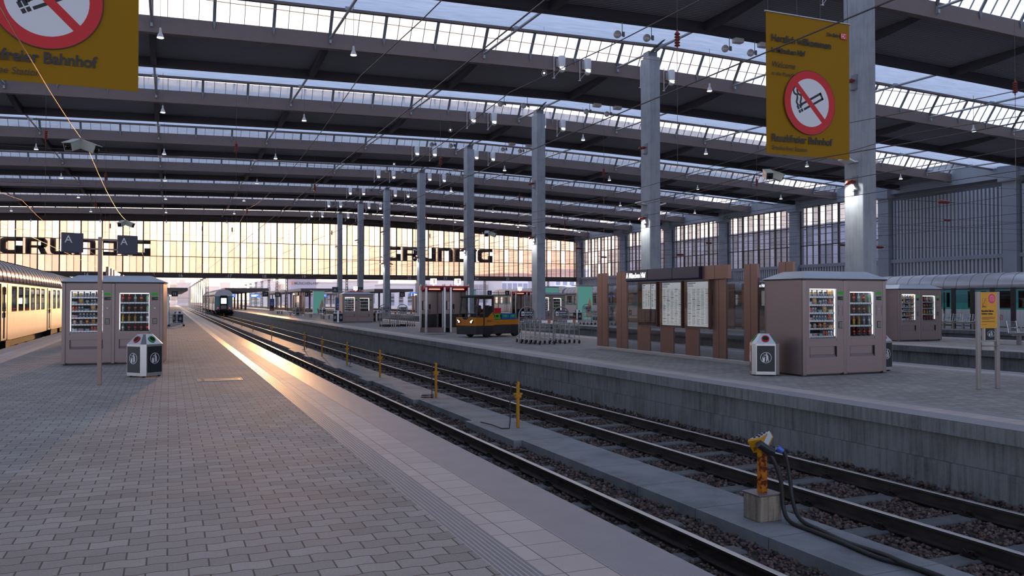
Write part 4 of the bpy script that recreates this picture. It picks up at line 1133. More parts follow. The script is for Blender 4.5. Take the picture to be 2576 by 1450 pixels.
# ---------------------------------------------------------------- luggage trolleys
P={}
b=MB()
for s in (-1,1): b.tube([(s*.30,.0,.13),(s*.30,.0,.80),(s*.27,.0,.89),(s*.20,0,.93)],.016,8)
b.tube([(-.20,0,.93),(.20,0,.93)],.016,8); b.tube([(-.30,0,.52),(.30,0,.52)],.010,6)
for s in (-1,1): b.tube([(s*.30,0,.70),(s*.27,.30,.74)],.010,6)
P['frame']=(b,'dull_steel')
b=MB()
for s in (-1,1): b.tube([(s*.30,0,.15),(s*.26,.45,.17),(s*.15,.88,.21),(s*.10,.93,.24)],.014,7)
b.tube([(-.10,.93,.24),(.10,.93,.24)],.014,7)
for k in range(6): b.tube([(-.25+.1*k,.0,.16),(-.18+.072*k,.80,.21)],.005,5)
for k in range(5): b.tube([(-.29+.03*k,.12+.17*k,.165),(.29-.03*k,.12+.17*k,.165)],.005,5)
for s in (-1,1): b.tube([(s*.28,.05,.16),(s*.2,.35,.30),(s*.17,.7,.27)],.008,6)
P['base']=(b,'chrome_wire')
b=MB()
for z in (.56,.66,.76): b.tube([(-.26,.02,z),(-.25,.26,z),(.25,.26,z),(.26,.02,z)],.005,5)
for k in range(9): b.tube([(-.25+.0625*k,.26,.55),(-.25+.0625*k,.26,.77)],.004,5)
for k in range(7): b.tube([(-.24+.08*k,.0,.55),(-.24+.08*k,.26,.55)],.004,5)
P['basket']=(b,'chrome_wire')
b=MB(); b.bbox(-.22,.24,-.025,.01,.80,.90,.008); P['handle_panel']=(b,'aluminium')
b=MB(); b.bbox(.02,.14,-.035,-.02,.80,.905,.006); P['coin_lock']=(b,'tug_yellow')
PD={k:b.data(k,m) for k,(b,m) in P.items()}
b=MB(); M=Matrix.Rotation(PI/2,4,'Y'); b.lathe([(.02,-.018),(.060,-.020),(.068,-.012),(.068,.012),(.060,.020),(.02,.018)],16,0,(0,0,.068),True,M); b.box(-.026,-.022,-.015,.015,.06,.15,1); b.box(.022,.026,-.015,.015,.06,.15,1); b.box(-.026,.026,-.015,.015,.14,.155,1)
WH=b.data('wheel',['rubber','dull_steel'])
b=MB(); b.lathe([(.016,0),(.02,.02),(.016,.045)],10,0,(0,0,.93)); KN=b.data('knob','signal_red')
def trolley(x,y,rz,label,group,full=True):
    t=thing('luggage_trolley',label,'luggage trolley',(x,y,0),rz,group)
    for k,m in PD.items(): put(k,m,t)
    for wx,wy in ((-.30,0),(.30,0),(-.12,.86),(.12,.86)): put('wheel',WH,t,(wx,wy,0))
    put('knob',KN,t,(.17,0,0))
    return t
b=MB()
pts=[(-.33,0,0),(-.33,0,1.12)]+[(-.33*math.cos(k)*.999,0,1.12+.27*math.sin(k)) for k in [j*PI/12 for j in range(1,12)]]+[(.33,0,1.12),(.33,0,0)]
b.tube(pts,.024,8); b.tube([(-.33,0,.98),(.33,0,.98)],.014,6); b.tube([(-.33,0,.86),(.33,0,.86)],.012,6); b.tube([(-.33,0,.58),(.33,0,.58)],.012,6); AR=b.data('hoop','dull_steel')
b=MB(); b.bbox(-.26,.27,-.02,.0,1.03,1.24,.008); AP=b.data('sign_panel','navy')
b=MB(); b.box(.05,.22,-.02,.02,.86,1.0); AL=b.data('small_panel','bin_black')
b=MB(); b.box(-.235,-.115,-.024,-.02,1.05,1.21); AI=b.data('icon_field','white_print')
def icon(b):
    b.tube([(-.20,-.026,1.08),(-.20,-.026,1.17)],.006,5); b.tube([(-.20,-.026,1.09),(-.14,-.026,1.09)],.006,5); b.box(-.185,-.145,-.027,-.024,1.105,1.16)
b=MB(); icon(b); AJ=b.data('icon','navy')
def hoop(x,y,label,rz=0):
    t=thing('trolley_stand',label,'trolley stand',(x,y,0),rz,'luggage trolley stands')
    put('hoop',AR,t); s=put('sign_panel',AP,t); put('small_panel',AL,t); put('icon_field',AI,s); put('icon',AJ,s)
    text('sign_text','Kofferkuli',.075,'white_print',s,(-.09,-.023,1.155),ext=.001,off=.001); text('sign_text','gegen Pfand',.068,'white_print',s,(-.09,-.023,1.065),ext=.001,off=.001)
def row(n,x,y,dx,dy,desc,where):
    for k in range(n):
        trolley(x+dx*k,y+dy*k,0,'%s luggage trolley, counted from the hoop sign, in the row %s'%(ORD[k],where),'trolley rows: '+where)
    hoop(x-.02,y+.10,'grey hoop stand with blue sign above the trolley row '+where)
row(5,12.74,29.2,.055,-.30,'','right of the tug')
row(3,14.02,28.85,.055,-.30,'','by the glass wall')
row(5,12.6,51.4,.09,-.20,'','left of the phone booths')
row(4,13.75,51.4,.09,-.20,'','touching the phone booths')
row(4,26.3,50.2,.20,-.16,'','left of bronze posts')
row(3,27.2,48.4,.2,-.14,'','behind bronze posts')
row(2,16.2,116.,.2,-.2,'','far along the platform')
trolley(.02,56.9,-1.55,'lone luggage trolley poking out from behind the near kiosk','lone trolley')
# ticket machine behind the near kiosk
t=thing('ticket_machine','tall grey ticket machine just visible beside the near kiosk','ticket machine',(-.32,57.9,0)); b=MB(); b.bbox(-.5,.36,-.0,.5,0,1.95,.03); b.build('body','aluminium',t)
b=MB(); b.bbox(-.42,.34,.02,.48,1.95,2.05,.04); b.build('cap','white_metal',t); b=MB(); b.tube([(.24,.2,2.04),(.24,.2,2.3)],.07,8); b.box(-.1,.12,.15,.3,2.06,2.3,1); b.build('beacon',['dull_steel','red_paint'],t)
b=MB(); b.box(-.05,.2,-.01,0,1.5,1.56); b.build('label_plate','sign_yellow',t); b=MB(); b.box(.05,.2,-.012,0,1.15,1.3); b.build('screen','bin_black',t)
# ---------------------------------------------------------------- benches
b=MB()
for k in range(9):
    y=-.01-.05*k; b.tube([(-.85,y,.44),(.85,y,.44)],.012,5)
SE=b.data('seat','chrome_wire')
b=MB()
for k in range(9):
    z=.50+.045*k; b.tube([(-.85,.02+.10*((z-.5)/.4)**1,z),(.85,.02+.10*((z-.5)/.4),z)],.011,5)
for x in (-.8,-.4,0,.4,.8): b.tube([(x,.0,.42),(x,.03,.55),(x,.12,.9)],.014,5)
BK=b.data('backrest','wood')
b=MB(); b.box(-.75,.75,-.28,-.20,.30,.38); b.box(-.6,-.5,-.32,-.16,0,.32); b.box(.5,.6,-.32,-.16,0,.32); FT=b.data('leg_frame','dull_steel')
for x,y,rz,l in ((12.5,108.,1.2,'farthest wire bench facing the sunrise on the opposite platform'),(12.9,106.3,-1.2,'far wire bench backing onto its neighbour by the blue poster'),(12.6,92.,.05,'wide wire bench in front of the bronze slatted wall'),(12.6,82.7,1.3,'wire bench with sunlit back beside the far litter bin'),(12.7,77.,1.35,'wire bench seen end-on left of the teal poster'),(13.2,74.9,-1.3,'wire bench catching warm light near the kiosk poster')):
    t=thing('bench',l,'bench',(x,y,0),rz,'wire benches far down the platform'); put('seat',SE,t); put('backrest',BK,t); put('leg_frame',FT,t)
# chairs on the last platform
b=MB(); b.prism([(-.02,.44),(.46,.42),(.48,.45),(0,.47)],'y',-.26,.26); CS=b.data('seat','aluminium')
b=MB()
for s in (-1,1): b.tube([(.36,s*.27,.62),(.25,s*.27,.66),(.02,s*.27,.60),(-.01,s*.27,.46)],.016,6)
for k in range(8): b.tube([(.46+.05*k/7,-.25,.50+.05*k),(.46+.05*k/7,.25,.50+.05*k)],.010,5)
for s in (-1,1): b.tube([(.44,s*.25,.44),(.52,s*.25,.88)],.016,6)
CB=b.data('backrest','chrome_wire')
b=MB(); b.box(.18,.26,-.33,.33,.33,.40); b.box(.16,.28,-.06,.06,0,.34); CF=b.data('leg_frame','dull_steel')
for i in range(7):
    t=thing('waiting_chair','%s steel waiting chair counted from the kiosk in the row before the teal train'%ORD[i],'chair',(41.7,36.6-.64*i,0),0,'steel chairs on the last platform'); put('seat',CS,t); put('backrest',CB,t); put('leg_frame',CF,t)
for i in range(4):
    t=thing('waiting_chair','%s steel chair of the row facing the pale train beyond the trolleys'%ORD[i],'chair',(42.6,70.5-.64*i,0),0,'steel chairs on the last platform'); put('seat',CS,t); put('backrest',CB,t); put('leg_frame',CF,t)
t=thing('waiting_chair','steel chair edge poking in from the picture edge by the bin','chair',(29.0,21.0,0),PI/2); put('seat',CS,t); put('backrest',CB,t); put('leg_frame',CF,t)
t=thing('windbreak','row of dark posts with glass behind the steel chairs','windbreak',(42.7,0,0))
for y in (35.3,34.05,32.8,31.55): b=MB(); b.bbox(-.05,.05,y-.13,y+.13,0,2.36,.01); b.build('post','tug_black',t)
b=MB(); b.quad((0,31.7,.1),(0,35.2,.1),(0,35.2,2.0),(0,31.7,2.0)); b.build('glass_panel','clear_glass',t)
# ---------------------------------------------------------------- poster pillars and lit panels
def poster(x,y,rz,label,w=.62,h=1.95):
    t=thing('poster_pillar',label,'poster pillar',(x,y,0),rz,'blue poster pillars')
    b=MB(); b.bbox(-w/2-.06,w/2+.06,-.12,.12,.0,h,.02); b.build('case','bronze',t)
    b=MB(); b.box(-w/2,w/2,-.125,-.119,.35,h-.06); p=b.build('sky_print','poster_blue',t)
    b=MB(); b.box(-w/2,w/2,-.127,-.124,.35,.80); r=random.Random(3); [b.lathe([(r.uniform(.05,.1),0),(.01,.003)],8,0,(r.uniform(-.22,.22),-.127,r.uniform(.70,.88)),False,Matrix.Rotation(PI/2,4,'X')) for _ in range(9)]; b.build('city_print','black',p)
    text('poster_text','100%',.17,'white_print',p,(-.24,-.131,1.0),ext=.001,off=.002); text('poster_text','CO₂',.17,'white_print',p,(-.16,-.131,.80),ext=.001,off=.002)
    b=MB(); b.box(-.05,.05,-.13,-.125,h-.22,h-.14); b.build('red_logo','red_paint',p)
    b=MB(); [b.box(-.2,.2,-.13,-.125,1.3-.06*i,1.33-.06*i) for i in range(2)]; b.build('fine_print','silver_label',p)
poster(14.9,79.,0,'blue poster pillar standing left of the kiosk near the phone booths')
poster(15.4,139.,0,'far blue poster pillar by the distant benches')
poster(31.3,70.,0,'blue poster pillar behind the tug, left of two')
poster(31.6,66.,0,'blue poster pillar behind the crates, larger of two')
poster(42.,66.5,0,'blue poster pillar seen between the bronze posts')
poster(30.5,103.,0,'blue poster pillar left of the far bronze slats')
def lightbox(x,y,label,w=1.3,h=2.85):
    t=thing('lit_panel',label,'light panel',(x,y,0),0,'teal light panels')
    b=MB(); b.bbox(-w/2-.06,w/2+.06,-.1,.12,.0,h,.02); b.build('case','aluminium',t)
    b=MB(); b.box(-w/2,w/2,-.105,-.099,.15,h-.08); p=b.build('teal_print','poster_teal',t)
    b=MB(); b.prism([(.05,.3),(.5,.3),(.6,1.2),(.42,1.9),(.3,1.5),(.1,.9)],'y',-.109,-.105); b.build('figure_print','bag_peach',p)
    b=MB(); b.bbox(-w/2-.3,w/2+.5,-.6,.5,h,h+.05,.02); b.build('canopy','aluminium',t)
lightbox(17.1,104.,'tall teal lit panel beyond the benches far down the platform')
lightbox(31.2,88.,'tall teal lit panel seen through the tug cab window')
lightbox(31.4,66.9,'tall teal lit panel just left of the first bronze posts')
lightbox(31.4,60.5,'tall teal lit panel between the bronze posts')
# strip light on rear kiosk side
t=thing('strip_lamp','bright white strip lamp on a post beside the rear kiosk roof','lamp',(28.35,27.6,0)); b=MB(); b.box(-.6,.0,-.06,.06,2.23,2.37); b.build('tube','strip_cool',t); b=MB(); b.box(-.05,.05,-.05,.05,0,2.3); b.build('post','dull_steel',t)
# ---------------------------------------------------------------- coaches (local frame: y along the track, z=0 at platform level)
CL_,CW=26.0,1.42
Z0,Z1,Z2,ZT,ZC=-.02,1.16,2.26,2.40,3.48
wpos=[-11.2,-9.2]+[-4.42+1.77*k for k in range(6)]+[9.2,11.2]; WWD=1.34
dpos=[-6.9,6.9]
def roof_prof(n=10):
    p=[]
    for i in range(n+1):
        a=PI*i/n; p.append((CW*math.copysign(abs(math.cos(a))**.75,math.cos(a)),ZT+(ZC-ZT)*math.sin(a)**.8))
    return p
def coach(x,y,mat,label,group,ends=(True,True),glow=True,wx=None):
    h=CL_/2; t=thing('railway_coach',label,'railway carriage',(x,y,0),0,group)
    b=MB()
    for s in (-1,1):
        def side(y0,y1,z0,z1): b.box(*sorted((s*CW,s*(CW-.06))),y0,y1,z0,z1)
        side(-h,h,Z0,Z1); side(-h,h,Z2,ZT)
        ed=[-h]
        for c in sorted(wpos): ed+=[c-WWD/2,c+WWD/2]
        ed.append(h)
        for a,c in zip(ed[::2],ed[1::2]): side(a,c,Z1,Z2)
    b.box(-CW+.06,CW-.06,-h,h,Z0,Z0+.08); b.build('body',mat,t)
    rp=roof_prof(); b=MB(); b.prism(rp,'y',-h,h,0,True); b.build('roof','coach_roof',t)
    b=MB()
    for k in range(25):
        yy=-h+1+k*1.0
        b.tube([(u*1.003,yy,z*1.0005+.003) for u,z in rp],.010,4,0,False)
    for s in (-1,1): b.box(*sorted((s*(CW-.01),s*(CW+.035))),-h,h,ZT-.03,ZT+.02)
    b.build('roof_seam','coach_under',t)
    fr=MB(); fr.ring(rect(-WWD/2,WWD/2,Z1,Z2),rect(-WWD/2+.05,WWD/2-.05,Z1+.05,Z2-.05),'x',-.02,.012); fr.box(-.02,.012,-WWD/2,WWD/2,1.78,1.82); fr.quad((0,-WWD/2,Z1),(0,WWD/2,Z1),(0,WWD/2,Z2),(0,-WWD/2,Z2),1)
    fd=fr.data('window',['coach_under','dark_glass'])
    for s in ((1,-1) if wx is None else wx):
        for c in wpos: put('window',fd,t,(s*(CW-.02),c,0))
    db=MB()
    for q in (-1,1):
        db.box(-.015,.012,q*.34-.30,q*.34+.30,.06,2.3,0); db.box(.012,.016,q*.30-.13,q*.30+.13,1.2,2.18,1); db.box(.012,.03,q*.04-.01,q*.04+.01,.1,2.2,2)
    for yy in (-.72,.72): db.box(.0,.02,yy-.012,yy+.012,0,2.32,2)
    db.box(.01,.06,-.04,.04,.95,1.15,2); db.box(-.2,.14,-.42,.42,-.35,-.02,2); db.box(-.02,.18,-.62,.62,-.02,.02,2)
    dd=db.data('door',[mat,'dark_glass','coach_under'])
    for s in ((1,-1) if wx is None else wx):
        for c in dpos: put('door',dd,t,(s*CW,c,0),0 if s>0 else PI)
    b=MB(); b.box(-1.2,1.2,-h+.3,h-.3,-.35,-.02)
    for k in (-5,-2.2,.6,3.4): b.box(-1.25,1.25,k,k+1.9,-.62,-.35)
    b.build('underframe','coach_under',t)
    for c in (-9,9):
        b=MB()
        for q in (-1.25,1.25):
            for s in (-1,1):
                M=Matrix.Translation((s*.72,c+q,-.40))@Matrix.Rotation(PI/2,4,'Y'); b.lathe([(.1,-.06),(.45,-.06),(.46,.03),(.48,.07),(.1,.07)],20,0,(0,0,0),True,M)
        for s in (-1,1): b.box(*sorted((s*.95,s*1.05)),c-1.8,c+1.8,-.55,-.28)
        b.build('bogie','coach_under',t)
    b=MB()
    for c in wpos:
        for q in (-.75,.62):
            for s in (-1,1): b.bbox(*sorted((s*.35,s*1.25)),c+q-.07,c+q+.07,.25,1.52,.04); b.bbox(*sorted((s*.35,s*1.25)),c+(q+.4 if q<0 else q-.45),c+(q+.45 if q<0 else q-.0)+.0,.25,.52,.03)
    b.build('seat_row','seat_red',t)
    if glow:
        b=MB()
        for s in (-1,1): b.box(*sorted((s*.62,s*.72)),-h+1,h-1,2.30,2.33)
        b.build('ceiling_lamp','cabin_glow',t)
    b=MB(); b.box(-.4,.4,-h+.5,h-.5,2.36,2.38); b.build('ceiling_panel','white_metal',t)
    for s,on in ((-1,ends[0]),(1,ends[1])):
        if not on: continue
        pr=[(-CW,Z0),(CW,Z0)]+[(u,z) for u,z in rp]
        b=MB(); b.prism(pr,'y',*sorted((s*h,s*(h-.06)))); e=b.build('end_wall','coach_end',t); b=MB(); b.prism([(u*1.0,z) for u,z in rp],'y',*sorted((s*(h-.01),s*(h+.05)))); b.build('end_dome','coach_roof',e)
        y0=s*(h+.0); 
        b=MB(); b.prism([(-.62,.0),(.62,.0),(.62,2.25),(.5,2.5),(-.5,2.5),(-.62,2.25)],'y',*sorted((y0,y0+s*.18))); g=b.build('gangway','coach_under',e)
        b=MB(); b.box(-.42,.42,*sorted((y0+s*.18,y0+s*.19)),1.15,2.05); b.build('end_window','sign_glow',g)
        b=MB(); b.bbox(-.45,.45,*sorted((y0+s*.17,y0+s*.20)),.25,.85,.03); b.build('door_flap','kiosk_frame',g)
        for q in (-1,1):
            M=Matrix.Translation((q*.92,y0+s*.02,.42))@Matrix.Rotation(-s*PI/2,4,'X')
            b=MB(); b.lathe([(.085,-.02),(.085,.04),(.06,.06),(.001,.065)],12,0,(0,0,0),True,M); b.build('tail_lamp','tail_red',e)
            M=Matrix.Translation((q*.87,y0,-.05))@Matrix.Rotation(-s*PI/2,4,'X')
            b=MB(); b.lathe([(.09,0),(.09,.45),(.22,.45),(.22,.52),(.2,.54)],14,0,(0,0,0),True,M); b.build('buffer','coach_under',e)
    return t
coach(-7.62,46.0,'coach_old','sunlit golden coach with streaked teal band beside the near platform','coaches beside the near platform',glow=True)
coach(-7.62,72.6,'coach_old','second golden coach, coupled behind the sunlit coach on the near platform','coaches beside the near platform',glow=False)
coach(8.465,159.8,'coach_far','teal and white coach with two red tail lamps leaving along the middle track','departing coaches')
coach(8.465,186.4,'coach_far','coach ahead of the one with red tail lamps, seen past the lattice masts','departing coaches',glow=False)
coach(50.4,34.3,'coach_teal','deep teal coach behind the steel chairs and yellow notice','coaches along the last platform')
for i,l in enumerate(('pale coach with red seats behind the bronze information wall','pale coach behind the trolley rows and the rear kiosk','pale coach farthest off, behind the yellow tug cab')):
    coach(50.4,60.9+26.6*i,'coach_far',l,'coaches along the last platform')
t=bpy.data.objects['railway_coach.004']
b=MB(); b.ring(rect(-.28,.28,.42,.72),rect(-.25,.25,.45,.69),'x',-CW-.012,-CW-.006); g=b.build('logo_frame','red_paint',t,(0,2.9,0))
text('logo_text','DB',.26,'red_paint',g,(-CW-.012,.2,.47),(PI/2,0,-PI/2),ext=.001,off=.004)
# ---------------------------------------------------------------- lamps, wires and fittings under the roof
def zr(x): return ZB+zo(x)
# bell lamps on rods from the light panels
b=MB(); b.lathe([(.155,0),(.15,.02),(.10,.16),(.06,.24),(.05,.30),(.05,.40),(.03,.46)],20); BS=b.data('shade','lamp_shell')
b=MB(); b.lathe([(.001,-.012),(.145,-.010),(.145,-.002),(.001,-.001)],20); BL=b.data('bulb','lamp_white')
rods={}
LX=[(-27.9,'far left'),(-18.7,'left'),(-9.6,''),(-.43,''),(8.4,''),(29.6,''),(41.0,''),(51.6,''),(62.6,'')]
YN=['nearest','second','third','fourth','fifth','sixth','seventh','eighth']
XN=['above the track left of the golden coach, far left','above the golden coach track','above the golden coach','over the near platform','over the middle track','right of the concrete pillars','second column right of the pillars','third column right of the pillars','column nearest the side wall']
def seen(x,y,z,m=60):
    v=Vector((x,y,z-1.63)); w=v.x*.3817+v.y*.9243
    if w<1: return False
    px=1288+2090*(v.x*.9243-v.y*.3817)/w; py=757-2090*v.z/w
    return -m<px<2576+m and -m<py<1450+m
for k,y in enumerate(COLY+[10.1]):
    for j,(x,_) in enumerate(LX):
        yy=y-1.75; z=zr(x)-1.95
        if not seen(x,yy,z): continue
        t=thing('bell_lamp','lit bell lamp under the %s roof bay, %s'%('closest' if k==8 else YN[k],XN[j]),'lamp',(x,yy,z),0,'bell lamps under the roof')
        put('shade',BS,t); put('bulb',BL,t)
        h=round(zr(x)+.58-z,2)
        if h not in rods: b=MB(); b.tube([(0,0,.45),(0,0,h)],.012,5); rods[h]=b.data('rod','wire_dark')
        put('rod',rods[h],t)
# cylinder floodlights on the girder beside the pillars
b=MB(); b.lathe([(.235,0),(.235,.66),(.22,.70),(.02,.71)],20,0,(0,-.26,-.10)); b.box(-.24,.0,-.02,.02,.0,.5); FC=b.data('housing','lamp_shell')
b=MB(); b.tube([(-.46,-.10,-.75),(-.46,-.10,.72)],.022,6); b.tube([(-.46,-.05,.6),(-.30,.0,.6)],.015,5); b.tube([(-.46,-.10,-.75),(-.30,-.14,-.52),(-.16,-.20,-.34)],.012,5); b.box(-.56,-.40,-.14,-.06,-.79,-.75); FP=b.data('bracket','lamp_shell')
b=MB(); b.sphere((0,-.28,-.26),.20,0,16,8,.85); FL=b.data('reflector','lamp_shell')
M=Matrix.Translation((.0,-.28,-.26))@Matrix.Rotation(.75,4,'X'); b=MB(); b.lathe([(.172*math.sin(k*.13)*1.2+.001,.185*math.cos(k*.13)) for k in range(8)],18,0,(0,0,0),True,M); BALL_GLOW=b.data('lens','lamp_white')  # glowing cap, no lens: the cylinder's light on the ball made emissive
FN=['leftmost','second','third','rightmost']
for k,y in enumerate(COLY):
    for j,x in enumerate((22.5,24.3,28.7,30.5)):
        z=16.3+(zo(x)-0); yy=y+3.94
        if not seen(x,yy,z): continue
        t=thing('floodlight','lit cylindrical floodlight, %s of four on the %s girder around the pillars'%(FN[j],YN[k]),'lamp',(x,yy,z),0,'cylindrical floodlights')
        put('housing',FC,t); put('bracket',FP,t); f=put('reflector',FL,t); put('lens',BALL_GLOW,f)  # last part is the painted glow on the ball's top
# ball lamps hanging from the dark edge beams
b=MB(); b.sphere((-.28,0,-.72),.20,0,18,12); BSB=b.data('globe','lamp_shell')
b=MB(); b.lathe([(.203,-.03),(.203,0)],18,0,(-.28,0,-.72)); BSC=b.data('band','steel_strut')
b=MB(); b.tube([(0,0,0),(0,0,-.75)],.02,6); b.tube([(-.1,0,-.72),(.0,0,-.68)],.014,5); b.tube([(-.1,0,-.78),(.0,0,-.75)],.014,5); b.box(.02,.14,-.03,.03,-.80,-.55); BSA=b.data('arm','steel_grey')
for k,y in enumerate(COLY):
    for j,x in enumerate((21.5,23.25,28.2,29.9)):
        z=zr(x)+.02; yy=y-5.5
        if not seen(x,yy,z): continue
        t=thing('ball_lamp','unlit ball lamp on a rod, %s of four under the %s dark roof beam'%(FN[j],YN[k]),'lamp',(x,yy,z),0,'ball lamps'); g=put('globe',BSB,t); put('band',BSC,g); put('arm',BSA,t)
        if j>=2:
            b=MB(); b.bbox(.35,.95,-.2,.2,-.28,0,.05); o=b.build('speaker_box','lamp_shell',None,(x,yy+.1,z)); tag(o,'white box under the %s dark beam right of the %s ball lamp'%(YN[k],FN[j]),'speaker')
for k in range(3):
    x,y=18.8,COLY[1]+16.3*k-1.75; z=zr(x)-1.95
    t=thing('globe_lamp','small glass globe lamp left of the pillars, %s roof bay'%YN[k+1],'lamp',(x,y,z)); b=MB(); b.sphere((0,0,0),.16,0,16,10); b.build('globe','clear_glass',t); b=MB(); b.sphere((0,0,.0),.05); b.tube([(0,0,.0),(0,0,zr(x)+.58-z)],.008,5,1); b.build('bulb',['lamp_white','wire_dark'],t)
# pillar fittings: side uplighters and wire anchors
b=MB(); b.prism([(-.92,.10),(-.55,-.02),(-.36,.0),(-.36,.06),(-.55,.05),(-.90,.16)],'y',-.28,.28); UPS=b.data('reflector','white_metal')
b=MB(); b.lathe([(.02,-.55),(.06,-.50),(.10,-.44),(.06,-.38),(.09,-.32),(.06,-.26),(.10,-.18),(.05,-.10),(.03,0)],12,0,(0,0,0),True,Matrix.Translation((-.37,-.1,-.62))@Matrix.Rotation(PI/2-.25,4,'Y')); INSD=b.data('insulator','insulator')
b=MB(); b.box(-.40,-.35,-.25,.05,-1.0,-.4); b.box(-.55,-.35,-.2,.0,-1.05,-.98); ANB=b.data('bracket','steel_grey')
for k,y in enumerate(COLY):
    for q,s in enumerate((1,-1)):
        if k>5: continue
        t=thing('pillar_lamp','white reflector lamp on the %s side of the %s concrete pillar'%(('track','wall')[q],YN[k]),'lamp',(26.6,y,7.35),0 if s>0 else PI,'pillar lamps')
        put('reflector',UPS,t)
        t=thing('wire_anchor','red insulator anchoring a span wire on the %s side of the %s pillar'%(('track','wall')[q],YN[k]),'insulator',(26.6,y,7.2),0 if s>0 else PI,'pillar insulators')
        put('insulator',INSD,t); put('bracket',ANB,t)
    t=thing('wire_anchor','red insulator high up on the %s concrete pillar'%YN[k],'insulator',(26.6,y,11.4),0,'pillar insulators'); put('insulator',INSD,t); put('bracket',ANB,t)
    if k<6:
        l=bpy.data.lights.new('pillar_light','SPOT'); l.energy=260; l.color=(1,.98,.93); l.spot_size=2.0; l.spot_blend=.5; l.shadow_soft_size=.12
        o=bpy.data.objects.new('pillar_light',l); C.objects.link(o); o.location=(25.62,y,6.6); d=Vector((.62,0,-1.5)); o.rotation_euler=d.to_track_quat('-Z','Y').to_euler()
# ---------------------------------------------------------------- overhead line: contact and carrier wires
def wire(name,pts,r,label,mat='wire_dark'):
    b=MB(); b.tube(pts,r,5); return tag(b.build(name,mat),label,'wire')
def sagged(x,z,y0,y1,sag,step=32.6,up=0):
    p=[]; y=y0
    while y<y1:
        for k in range(6): u=k/6; p.append((x,y+u*step,z-4*sag*u*(1-u)))
        y+=step
    return p
WL=[(-7.62,'golden coach track'),(4.39,'near track'),(8.465,'middle track'),(19.7,'third track'),(23.0,'fourth track'),(34.3,'fifth track'),(38.6,'sixth track'),(50.4,'teal coach track')]
for x,n in WL:
    wire('contact_wire',[(x,-15,5.45),(x,330,5.45)],.012,'contact wire stretched low above the '+n,'wire_suntint' if x<0 else 'wire_dark')
    wire('carrier_wire',sagged(x,7.25,-12,330,.55),.012,'upper carrier wire sagging above the '+n)
wire('cable',sagged(-1.7,5.05,2,150,.25,18.5),.007,'sun-tinted cable above the near platform carrying two cameras','wire_suntint')
wire('cable',sagged(13.9,4.95,-3,150,.2,18.5),.012,'grey cable above the opposite platform carrying cameras')
wire('cable',sagged(28.5,6.2,-3,150,.2,18.5),.012,'grey cable above the third platform')
# cross spans with hanging insulators
b=MB(); b.lathe([(.012,-1.15),(.012,-.55),(.04,-.50),(.02,-.44),(.055,-.42)]+[q for i in range(5) for q in ((.12,-.40+.12*i),(.12,-.36+.12*i),(.07,-.34+.12*i),(.07,-.30+.12*i))]+[(.04,.22),(.02,.34)],14); HI=b.data('insulator','insulator')
for si,(y,z,xs) in enumerate(((29.5,11.6,(19.7,40.2)),(62.5,11.6,(-7.6,4.4,19.7,34.3,50.4)),(81,11.5,(-5.2,12.9,34.3)),(103,11.3,(-7.6,8.5,30.6,50.4)),(128,11.,(-7.6,4.4,8.5,23.,38.6)))):
    wire('span_wire',[(XL+4,y,z+.3),(XC-.4,y,z)],.014,'%s cross span wire left of the pillars, counted from the camera'%ORD[si],'wire_suntint' if si==0 else 'wire_dark')
    wire('span_wire',[(XC+.4,y,z),(XR-.6,y,z+.3)],.014,'%s cross span wire right of the pillars, counted from the camera'%ORD[si])
    for xi,x in enumerate(xs):
        t=thing('hanging_insulator','ribbed red insulator hanging on the %s cross span, %s from the left'%(ORD[si],ORD[xi]),'insulator',(x,y,z+1.15),0,'hanging insulators'); put('insulator',HI,t)
        b=MB(); b.tube([(0,0,.3),(0,0,zr(x)+.4-z-1.15)],.012,5); b.tube([(0,0,-1.1),(0,0,-z-1.15+7.2)],.010,5); b.build('rod','wire_dark',t)
for si,y in enumerate((21,37,53.5,70,86,102,118,134)):
    for wi,z in enumerate((6.1,7.6,8.7)):
        wire('span_wire',[(XC+.4,y,z),(XR-.6,y,z+.25)],.010,'%s lower cross wire toward the side wall, %s of three in height'%(ORD[si],ORD[wi]))
for i,(x,y,z) in enumerate(((44.,37,7.6),(60.,37,6.1),(64.,53.5,8.7),(56.,53.5,6.1),(68.,70,7.6),(47.,70,6.1),(62,86,8.7),(44,86,7.6),(56,102,7.6))):
    M=Matrix.Rotation(PI/2,4,'Y'); b=MB(); b.lathe([(.03,-.45),(.09,-.40)]+[q for j in range(4) for q in ((.12,-.34+.18*j),(.09,-.26+.18*j))]+[(.09,.40),(.03,.45)],10,0,(0,0,0),True,M)
    tag(b.build('insulator','insulator',None,(x,y,z+.1)),'red strain insulator lying along a cross wire, %s from the camera'%ORD[i],'insulator')
# cameras hung on the cables
def camera_box(x,y,z,label,rz=0):
    t=thing('camera_pair',label,'camera',(x,y,z),rz,'twin cameras on cables')
    for s in (-1,1):
        b=MB(); b.bbox(-.09,.09,-.22,.18,-.09,.09,.01); b.box(-.10,.10,-.25,.18,.085,.10); M=Matrix.Translation((s*.13,0,-.15))@Matrix.Rotation(s*.75,4,'Z')@Matrix.Rotation(.35,4,'X'); rot(b,M,0); o=b.build('housing','camera_shell',t)
        b=MB(); b.box(-.075,.075,-.226,-.22,-.075,.075); b.lathe([(.045,0),(.04,.02),(.001,.022)],12,1,(0,-.226,0),True,Matrix.Rotation(PI/2,4,'X')); rot(b,M,0); b.build('lens',['black','dark_glass'],o)
    b=MB(); b.tube([(0,0,.0),(-.1,0,-.1)],.015,5); b.tube([(0,0,0),(.1,0,-.1)],.015,5); b.build('clamp','steel_grey',t)
camera_box(-1.7,19.2,4.98,'twin camera boxes on the sun-tinted cable over the near platform, closer pair',.3)
camera_box(-1.7,38.2,5.0,'twin camera boxes farther along the sun-tinted cable over the near platform',.3)
